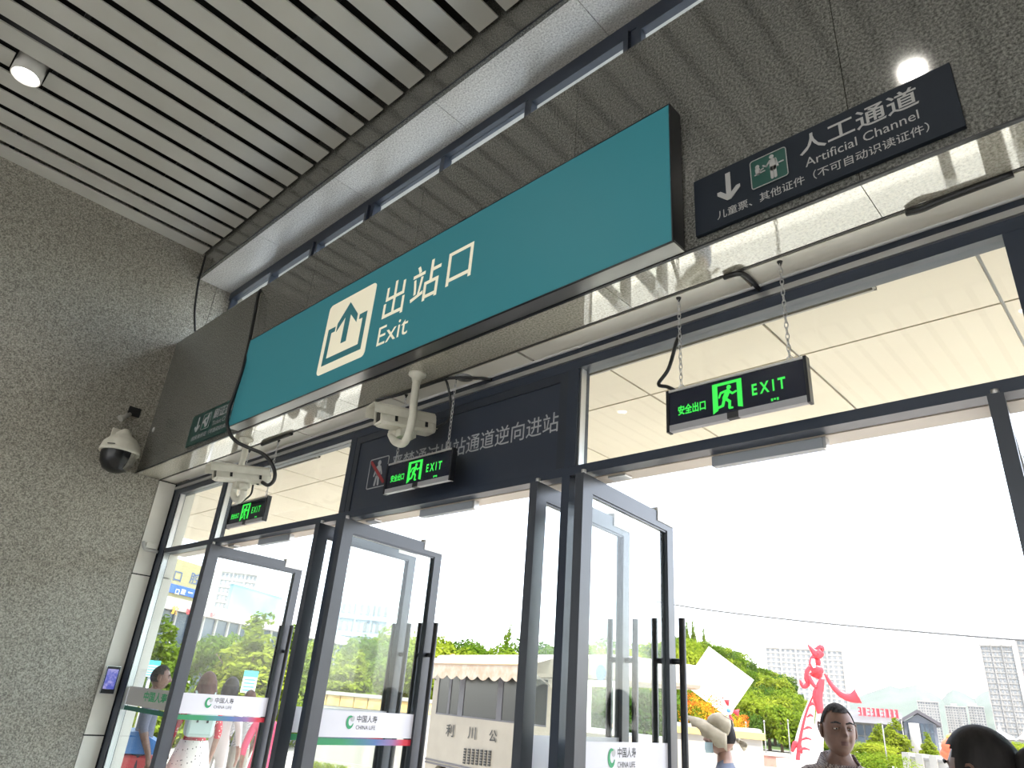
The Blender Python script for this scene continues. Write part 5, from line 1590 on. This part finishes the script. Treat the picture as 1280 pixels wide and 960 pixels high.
def person(label, loc, facing, h, shirt, trousers, skin=SKIN_T, hair=HAIR_K, hairstyle='short', sleeve=1.16, build_k=1.0, head_turn=0.0, head_tilt=0.0, age=0.5, hem=0.95, arms=None, legs=True):
    """figure facing the direction 'facing' (angle of +y); returns the root empty"""
    t = empty('person', loc, label, 'person', facing-math.pi/2)
    s = h/1.70
    V = []; E = []; R = []
    def jt(p, r, par=None):
        V.append(Vector(p)*s); R.append((r[0]*s*build_k, r[1]*s*build_k) if isinstance(r, tuple) else r*s)
        if par is not None: E.append((par, len(V)-1))
        return len(V)-1
    pel = jt((0, 0, 0.95), (0.145, 0.105))
    sp1 = jt((0, 0.005, 1.10), (0.14, 0.105), pel)
    ch = jt((0, 0.0, 1.26), (0.155, 0.115), sp1)
    ub = jt((0, -0.01, 1.375), (0.125, 0.085), ch)
    nk = jt((0, -0.005, 1.455), 0.057, ub)
    jt((0, 0.008, 1.535), 0.054, nk)
    A = arms or ((0.235, -0.02, 1.12), (0.235, 0.09, 0.90))
    for sx in (-1, 1):
        sh_ = jt((sx*0.155, -0.01, 1.385), 0.066*build_k, ub)
        el = jt((sx*A[0][0], A[0][1], A[0][2]), 0.046*build_k, sh_)
        wr = jt((sx*A[1][0], A[1][1], A[1][2]), 0.030, el)
        pa = jt((sx*(A[1][0]-0.005), A[1][1]+0.02, A[1][2]-0.075), (0.022, 0.034), wr)
        for k, (dx, ln) in enumerate(((-0.024, 0.055), (-0.008, 0.068), (0.009, 0.064), (0.024, 0.048))):
            f1 = jt((sx*(A[1][0]-0.008), A[1][1]+0.024+dx, A[1][2]-0.115), 0.0085, pa)
            jt((sx*(A[1][0]-0.022), A[1][1]+0.03+dx, A[1][2]-0.115-ln), 0.0075, f1)
        th_ = jt((sx*(A[1][0]-0.025), A[1][1]+0.055, A[1][2]-0.06), 0.010, pa)
        jt((sx*(A[1][0]-0.035), A[1][1]+0.075, A[1][2]-0.095), 0.008, th_)
    if legs:
        for sx in (-1, 1):
            hp = jt((sx*0.085, 0, 0.86), 0.092, pel)
            kn = jt((sx*0.095, 0.012, 0.50), 0.060, hp)
            an = jt((sx*0.10, -0.015, 0.10), 0.043, kn)
            jt((sx*0.11, 0.125, 0.045), (0.043, 0.036), an)
    vs, fs = skin_mesh(V, E, R, pel, 1)
    mb = MB(); mb.add(vs, fs, 0, True)
    for k, f in enumerate(mb.f):
        c = sum((mb.v[i] for i in f), Vector((0, 0, 0)))/len(f)/s
        mi = 1
        if c.z > 1.435: mi = 0
        elif abs(c.x) > 0.165 and c.z < sleeve: mi = 0
        elif c.z < 0.10: mi = 3
        elif c.z < hem and abs(c.x) < 0.2: mi = 2
        mb.m[k] = mi
    # head on the same surface
    hv, hf, hu = head_shape(age=age)
    rot = Matrix.Rotation(head_turn, 3, 'Z') @ Matrix.Rotation(head_tilt, 3, 'X')
    hc = Vector((0, 0.02, 1.592))*s
    b0 = len(mb.v); n0 = len(mb.f)
    mb.add([hc+rot @ (p*s) for p in hv], hf, 0, True)
    for k in range(n0, len(mb.f)):
        f = mb.f[k]; c = sum((hu[i-b0] for i in f), Vector((0, 0, 0)))/len(f)
        if c.y > 0.5 and abs(c.x) < 0.24 and -0.60 < c.z < -0.43: mb.m[k] = 4
    hp_ = lambda x, y, z: hc+rot @ (Vector((x, y, z))*s)
    for sx in (-1, 1):       # ears with a rim, eyes
        mb.ellipsoid(hp_(sx*0.079, -0.008, -0.006), (0.010*s, 0.019*s, 0.033*s), 12, 8, 0, rot @ Matrix.Rotation(-sx*0.35, 3, 'Z'))
        mb.tube([hp_(sx*(0.082+0.006*math.sin(a_)), -0.010-0.018*math.cos(a_*1.0-0.5), 0.0+0.032*math.sin(a_-0.3)) for a_ in [math.radians(q) for q in range(-60, 170, 23)]], 0.0045*s, 6, 0)
        ey = hp_(sx*0.0315, 0.0715, 0.006)
        mb.ellipsoid(ey, (0.0125*s, 0.010*s, 0.0048*s), 10, 6, 5, rot)
        mb.ellipsoid(ey+rot @ Vector((0, 0.0068*s, -0.0005*s)), (0.0052*s, 0.004*s, 0.0052*s), 8, 6, 6, rot)
        mb.tube([hp_(sx*0.016, 0.083, 0.011), hp_(sx*0.031, 0.0835, 0.0130), hp_(sx*0.047, 0.0755, 0.009)], [0.003*s, 0.0042*s, 0.003*s], 6, 0)      # upper lid
        mb.tube([hp_(sx*0.017, 0.0825, 0.001), hp_(sx*0.031, 0.0805, -0.002), hp_(sx*0.046, 0.074, 0.001)], [0.0025*s, 0.0035*s, 0.0025*s], 6, 0)
        mb.tube([hp_(sx*0.013, 0.0905, 0.029), hp_(sx*0.034, 0.0885, 0.035), hp_(sx*0.055, 0.075, 0.029)], [0.003*s, 0.0045*s, 0.0025*s], 6, 7)
    build('body', mb, [skin, shirt, trousers, SHOE, LIP, EYEW, IRIS, hair], t, local=True)
    # hair
    hb_ = MB(); vv = []; keep = []
    off = {'short': 0.0045, 'bob': 0.016, 'long': 0.020, 'bun': 0.014}[hairstyle]
    for p, u_ in zip(hv, hu):
        if hairstyle == 'short': lim = 0.60+0.10*abs(u_.x) if u_.y > 0.30 else (0.18 if u_.y > -0.1 else -0.42)
        else: lim = 0.50 if u_.y > 0.35 else (-0.05 if u_.y > 0.05 else -0.62)
        ed = min(1.0, max(0.0, (u_.z-lim)/0.18)) if hairstyle == 'short' else 1.0
        vv.append(hc+rot @ ((p+u_*(off*(0.25+0.75*ed)+0.004*max(0, u_.z)))*s)); keep.append(u_.z > lim)
    fh = [f for f in hf if sum(keep[i] for i in f) >= 3]
    hb_.add(vv, fh, 0, True)
    if hairstyle == 'long':
        for k in range(26):
            a_ = math.radians(100+160*k/25)
            x_, y_ = 0.082*math.sin(a_-math.pi)*1.1, 0.095*math.cos(a_)
            hb_.tube(smooth([hp_(x_*0.9, y_*0.9-0.005, 0.05), hp_(x_*1.15, y_*1.15-0.01, -0.06), hp_(x_*1.3, y_*1.2-0.02, -0.16), hp_(x_*1.2, y_*1.2-0.03, -0.27)], 4), [0.016*s]*4+[0.018*s]*4+[0.016*s]*4+[0.006*s], 6)
    if hairstyle == 'bob':
        for k in range(22):
            a_ = math.radians(95+170*k/21)
            x_, y_ = -0.088*math.sin(a_), 0.102*math.cos(a_)
            hb_.tube([hp_(x_*0.95, y_*0.95, 0.04), hp_(x_*1.08, y_*1.08, -0.05), hp_(x_*1.0, y_*1.0, -0.12)], [0.014*s, 0.016*s, 0.006*s], 6)
    if hairstyle == 'bun':
        hb_.ellipsoid(hp_(0, -0.135, 0.045), (0.048*s, 0.04*s, 0.045*s), 16, 10)
        for k in range(7):
            a_ = k*0.9
            hb_.tube([hp_(0.03*math.cos(a_), -0.15, 0.045+0.03*math.sin(a_)), hp_(0.05*math.cos(a_+.6), -0.145, 0.045+0.05*math.sin(a_+.6))], [0.012*s, 0.008*s], 6)
    build('hair', hb_, hair, t, local=True)
    t['_s'] = s
    return t, s, hp_

def ang_to_cam(p): return math.atan2(-p.y, -p.x)
GING = check_cloth('gingham_brown', (0.075, 0.048, 0.045), (0.25, 0.22, 0.20), 118)
NAVYC = mat('cloth_navy', (0.03, 0.035, 0.06), 0.85)
GREYC = mat('cloth_grey', (0.16, 0.16, 0.17), 0.85)
WHITEC = mat('cloth_white', (0.62, 0.60, 0.57), 0.85)

# the standing man in a checked shirt
mp_ = at(1046, 912, 4.25)
t, s, hp_ = person('middle-aged man with short grey hair and a brown checked shirt, facing the doorway', (mp_.x, mp_.y, 0.0), ang_to_cam(mp_)+0.30, 1.705, GING, NAVYC, SKIN_T, HAIR_G, 'short', 1.14, 1.12, 0.0, 0.02, 1.0)
col_ = MB()
for sx in (-1, 1):     # pointed shirt collar and placket
    col_.add([Vector((0, -0.085, 1.50))*s, Vector((sx*0.075, -0.03, 1.485))*s, Vector((sx*0.075, 0.045, 1.445))*s, Vector((sx*0.018, 0.085, 1.405))*s,
              Vector((0, -0.10, 1.45))*s, Vector((sx*0.10, -0.04, 1.43))*s, Vector((sx*0.105, 0.05, 1.39))*s, Vector((sx*0.05, 0.105, 1.345))*s],
             [(0, 1, 5, 4), (1, 2, 6, 5), (2, 3, 7, 6)] if sx > 0 else [(4, 5, 1, 0), (5, 6, 2, 1), (6, 7, 3, 2)], 0, True)
o_ = build('shirt_collar', col_, GING, t, local=True)
md = o_.modifiers.new('thick', 'SOLIDIFY'); md.thickness = 0.006
pk = MB()
for k in range(5): pk.ellipsoid(Vector((0.0, 0.128-0.002*k, 1.36-0.075*k))*s, (0.006*s, 0.003*s, 0.006*s), 8, 5)
build('shirt_buttons', pk, mat('button_dark', (0.05, 0.04, 0.04), 0.4), t, local=True)

# the woman in profile with a sun hat and mask
wp = at(905, 924, 5.3)
wa = ang_to_cam(wp)-math.pi/2-0.15
t, s, hp_ = person('woman in a cream sun hat and blue face mask beside the third door', (wp.x, wp.y, 0.0), wa, 1.60, mat('cloth_slate_blue', (0.10, 0.12, 0.17), 0.85), GREYC, SKIN_L, HAIR_K, 'short', 1.2, 0.95, 0.0, -0.05, 0.2)
HATC = varied('hat_linen', (0.34, 0.30, 0.22), (0.42, 0.38, 0.29), 20, 0.85)
hq = lambda x, y, z: hp_(x, y*math.cos(0.5)-(z-0.03)*math.sin(0.5), 0.03+y*math.sin(0.5)+(z-0.03)*math.cos(0.5))
hat = MB(); n = 30; vs = []
for k in range(n+1):
    a_ = math.radians(-118+236*k/n)
    x_, y_ = math.sin(a_), math.cos(a_)
    pl_ = 0.006*math.sin(k*1.9)
    vs += [hq(0.086*x_, 0.104*y_, 0.045), hq(0.118*x_, 0.150*y_+0.01, 0.030+pl_), hq(0.150*x_, 0.215*y_+0.03*max(0, y_), -0.004-0.045*(1-max(0, y_))+pl_*2)]
hat.add(vs, [(i*3+j, i*3+j+1, (i+1)*3+j+1, (i+1)*3+j) for i in range(n) for j in range(2)], 0, True)
ho = build('hat_brim', hat, HATC, t, local=True); md = ho.modifiers.new('thick', 'SOLIDIFY'); md.thickness = 0.005
hat = MB(); vs = []
for k in range(n+1):
    a_ = math.radians(-125+250*k/n); x_, y_ = math.sin(a_), math.cos(a_)
    for q, (rr_, zz_) in enumerate(((1.02, 0.04), (1.06, 0.075), (0.90, 0.11), (0.60, 0.138))):
        vs.append(hq(0.088*x_*rr_, 0.106*y_*rr_, zz_))
hat.add(vs, [(i*4+j, i*4+j+1, (i+1)*4+j+1, (i+1)*4+j) for i in range(n) for j in range(3)], 0, True)
ho = build('hat_crown', hat, HATC, t, local=True); md = ho.modifiers.new('thick', 'SOLIDIFY'); md.thickness = 0.006
kn = MB().ellipsoid(hp_(0, -0.115, -0.02), (0.018, 0.014, 0.016), 10, 6)
kn.tube([hp_(0.0, -0.118, -0.02), hp_(0.02, -0.14, -0.05), hp_(0.035, -0.15, -0.075)], [0.008, 0.02, 0.014], 8, flat=0.4)
kn.tube([hp_(0.0, -0.118, -0.02), hp_(-0.02, -0.15, -0.04), hp_(-0.03, -0.175, -0.05)], [0.008, 0.02, 0.012], 8, flat=0.4)
build('hat_bow', kn, HATC, t, local=True)
mk = MB(); vs = []
for j in range(7):
    z_ = -0.036-0.066*j/6
    for i in range(13):
        a_ = math.radians(-62+124*i/12)
        bul = 1.0+0.10*math.cos(a_)*math.sin(math.pi*(j+1)/8)
        vs.append(hp_(0.076*math.sin(a_)*(1-0.02*j), 0.105*math.cos(a_)*bul, z_))
mk.add(vs, [(j*13+i, (j+1)*13+i, (j+1)*13+i+1, j*13+i+1) for j in range(6) for i in range(12)], 0, True)
mo = build('face_mask', mk, mat('mask_blue', (0.42, 0.56, 0.62), 0.8), t, local=True); md = mo.modifiers.new('thick', 'SOLIDIFY'); md.thickness = 0.003
ml_ = MB()
for sx in (-1, 1): ml_.tube([hp_(sx*0.073, 0.03, -0.035), hp_(sx*0.088, -0.005, 0.0)], 0.0018, 5)
build('mask_loops', ml_, WHITEC, t, local=True)

# bun-haired person at the lower right, seen from behind, just inside the door
bp_ = at(1236, 948, 2.45)
person('dark-haired person with a bun at the lower right picture edge, inside the doorway', (bp_.x, bp_.y, 0.0), ang_to_cam(bp_)+math.pi+1.05, 1.615, NAVYC, NAVYC, SKIN_T, HAIR_K, 'bun', 1.1, 1.0)

# group waiting outside the first doors
def at_floor(px, dist, z=0.0):
    d = hdir(px); return Vector((d.x*dist, d.y*dist, z))
lp = at_floor(262, 9.0)
REDF = dot_cloth('red_floral', (0.45, 0.03, 0.05), (0.6, 0.5, 0.42), 38, 0.28)
DOTW = dot_cloth('white_dotted', (0.62, 0.59, 0.54), (0.10, 0.09, 0.09), 30, 0.20)
t, s, hp_ = person('long-haired woman in red floral top and white dotted skirt with a mint backpack, outside', lp, ang_to_cam(lp)+math.pi+0.15, 1.63, REDF, DOTW, SKIN_L, HAIR_B, 'long', 1.05, 0.95)
sk = MB(); n = 36; vs = []
for j, (zz_, rr_) in enumerate(((1.02, 0.145), (0.9, 0.185), (0.7, 0.235), (0.45, 0.30), (0.24, 0.34))):
    for i in range(n):
        a_ = 2*math.pi*i/n; q = rr_*(1+0.05*j/4*math.sin(i*math.pi*0.5*1.0))
        vs.append(Vector((q*math.cos(a_), q*0.85*math.sin(a_), zz_))*s)
sk.add(vs, [(j*n+i, (j+1)*n+i, (j+1)*n+(i+1) % n, j*n+(i+1) % n) for j in range(4) for i in range(n)], 0, True)
build('skirt', sk, DOTW, t, local=True)
bk = build('backpack', MB().box(-0.15, 0.13, -0.30, -0.125, 1.02, 1.34, bev=0.035), mat('mint_leather', (0.32, 0.42, 0.39), 0.5), t, local=True)
build('backpack_flap', MB().box(-0.152, 0.132, -0.315, -0.14, 1.20, 1.345, bev=0.02), mat('mint_leather_flap', (0.36, 0.46, 0.43), 0.5), bk, local=True)
build('backpack_handle', MB().tube([Vector((-0.05, -0.22, 1.34)), Vector((-0.03, -0.22, 1.385)), Vector((0.02, -0.22, 1.385)), Vector((0.04, -0.22, 1.34))], 0.009, 6), BLACK_PL, bk, local=True)
for sx in (-0.06, 0.04): build('backpack_buckle', MB().box(sx-0.01, sx+0.01, -0.322, -0.31, 1.16, 1.23), BLACK_PL, bk, local=True)
for sx in (-0.1, 0.09): build('backpack_strap', MB().tube(smooth([Vector((sx, -0.14, 1.33)), Vector((sx, -0.06, 1.445)), Vector((sx*1.05, 0.06, 1.41)), Vector((sx*1.1, 0.13, 1.26)), Vector((sx*1.15, 0.05, 1.06)), Vector((sx*1.1, -0.12, 1.05))], 4), 0.012, 6), MATS['mint_leather'], bk, local=True)

lp2 = at_floor(291, 9.6)
person('person in a loose white shirt beside the woman with the mint backpack', lp2, ang_to_cam(lp2)+math.pi-0.4, 1.60, WHITEC, WHITEC, SKIN_L, HAIR_K, 'bob', 0.95, 1.0)
lp3 = at_floor(318, 10.2)
person('shorter person in a grey checked shirt and khaki trousers behind the first door leaf', lp3, ang_to_cam(lp3)+math.pi+0.6, 1.48, check_cloth('grey_check', (0.10, 0.10, 0.11), (0.42, 0.40, 0.38), 90), mat('cloth_khaki', (0.25, 0.23, 0.19), 0.85), SKIN_T, HAIR_B, 'short', 1.12, 1.05)
lp4 = at_floor(345, 9.2)
person('person in a pink dress partly hidden behind the dark post', lp4, ang_to_cam(lp4)+math.pi, 1.42, mat('cloth_pink', (0.70, 0.09, 0.17), 0.8), mat('cloth_pink_lower', (0.70, 0.09, 0.17), 0.8), SKIN_L, HAIR_K, 'bob', 1.0, 1.0)
lp5 = at_floor(200, 8.6)
person('grey-haired man in dark clothes outside the side light', lp5, ang_to_cam(lp5)+math.pi/2, 1.66, mat('cloth_slate', (0.10, 0.11, 0.15), 0.85), NAVYC, SKIN_T, HAIR_G, 'short', 1.1, 1.05)
bpn = pb+ud*(bus_x(738)+0.1)+nb*0.55
person('vendor in an orange cap inside the rear serving window of the bus', (bpn.x, bpn.y, ZG+0.33), ang_to_cam(bpn), 1.62, mat('cloth_blue', (0.06, 0.12, 0.28), 0.85), NAVYC, SKIN_T, HAIR_K, 'short')
pv = bpy.data.objects[[o.name for o in bpy.data.objects if o.get('label', '').startswith('vendor')][0]]
sv_ = 1.62/1.7
build('cap', MB().lathe([(0.098, 0.0), (0.10, 0.03), (0.085, 0.065), (0.05, 0.088), (0.0, 0.095)], Vector((0, 0.015, 1.635))*sv_, n=20).box(-0.06, 0.06, 0.09, 0.17, 1.60*sv_-0.002, 1.60*sv_+0.01), mat('cap_orange', (0.7, 0.30, 0.08), 0.7), pv, local=True)

# red cart with a blue lid outside the side light
cpn = at_floor(176, 8.7)
t = empty('vending_cart', cpn, 'red box cart with a blue lid outside the side light', 'cart', math.atan2(hdir(176).y, hdir(176).x)-math.pi/2)
build('body', MB().box(-0.32, 0.32, -0.25, 0.25, 0.12, 0.86, bev=0.03), mat('cart_red', (0.50, 0.05, 0.06), 0.5), t, local=True)
build('lid', MB().prism([(-0.36, 0.87), (0.36, 0.87), (0.34, 0.97), (0.16, 1.06), (-0.16, 1.06), (-0.34, 0.97)], (0, -0.29, 0), X_, Z_, (0, 0.58, 0)), mat('lid_blue', (0.04, 0.16, 0.42), 0.5), t, local=True)
for sx in (-0.24, 0.24):
    for sy in (-0.18, 0.18):
        build('wheel', MB().lathe([(0.06, -0.02), (0.06, 0.02)], (sx, sy, 0.06), (1, 0, 0), 14), BLACK_PL, t, local=True)

# blue notice boards on stands behind the group
for k, (px, pya, pyb, dist) in enumerate(((309, 838, 866, 13.0), (187, 825, 846, 13.5))):
    a_ = at(px, pyb, dist); b_ = at(px, pya, dist); d = hdir(px)
    t = empty('notice_board', Vector((a_.x, a_.y, ZG)), ('pale blue notice board behind the group at the first door leaf', 'pale blue notice board seen through the side light')[k], 'notice board', math.atan2(d.y, d.x)-math.pi/2)
    h_ = b_.z-a_.z; z_ = a_.z-ZG
    build('board', MB().box(-0.11, 0.11, 0, 0.03, z_, z_+h_), mat('board_pale', (0.50, 0.66, 0.68), 0.5), t, local=True)
    build('header', MB().box(-0.11, 0.11, -0.004, 0.0, z_+h_*0.72, z_+h_), mat('board_cyan', (0.05, 0.42, 0.52), 0.5), t, local=True)
    rows = MB()
    for r_ in range(4): rows.box(-0.085, 0.085, -0.004, 0.0, z_+h_*(0.08+0.16*r_), z_+h_*(0.14+0.16*r_))
    build('printed_rows', rows, mat('board_cyan', (0.05, 0.42, 0.52), 0.5), t, local=True)
    build('post', MB().tube([(0, 0.05, 0), (0, 0.05, z_)], 0.025, 8), ALU, t, local=True)

# ================================================================== summer haze over the town
hz_ = MB().box(-900, 500, 30, 1500, -9, 120)
hm_ = bpy.data.materials.new('haze'); hm_.use_nodes = True
for n_ in list(hm_.node_tree.nodes):
    if n_.type == 'BSDF_PRINCIPLED': hm_.node_tree.nodes.remove(n_)
vsn = hm_.node_tree.nodes.new('ShaderNodeVolumeScatter')
vsn.inputs['Color'].default_value = (1.0, 0.99, 0.97, 1); vsn.inputs['Density'].default_value = 0.00012; vsn.inputs['Anisotropy'].default_value = 0.35
hm_.node_tree.links.new(vsn.outputs[0], hm_.node_tree.nodes['Material Output'].inputs['Volume'])
ho_ = tag(build('haze', hz_, hm_), 'thin white summer haze over the town and hills', 'haze', kind='stuff')
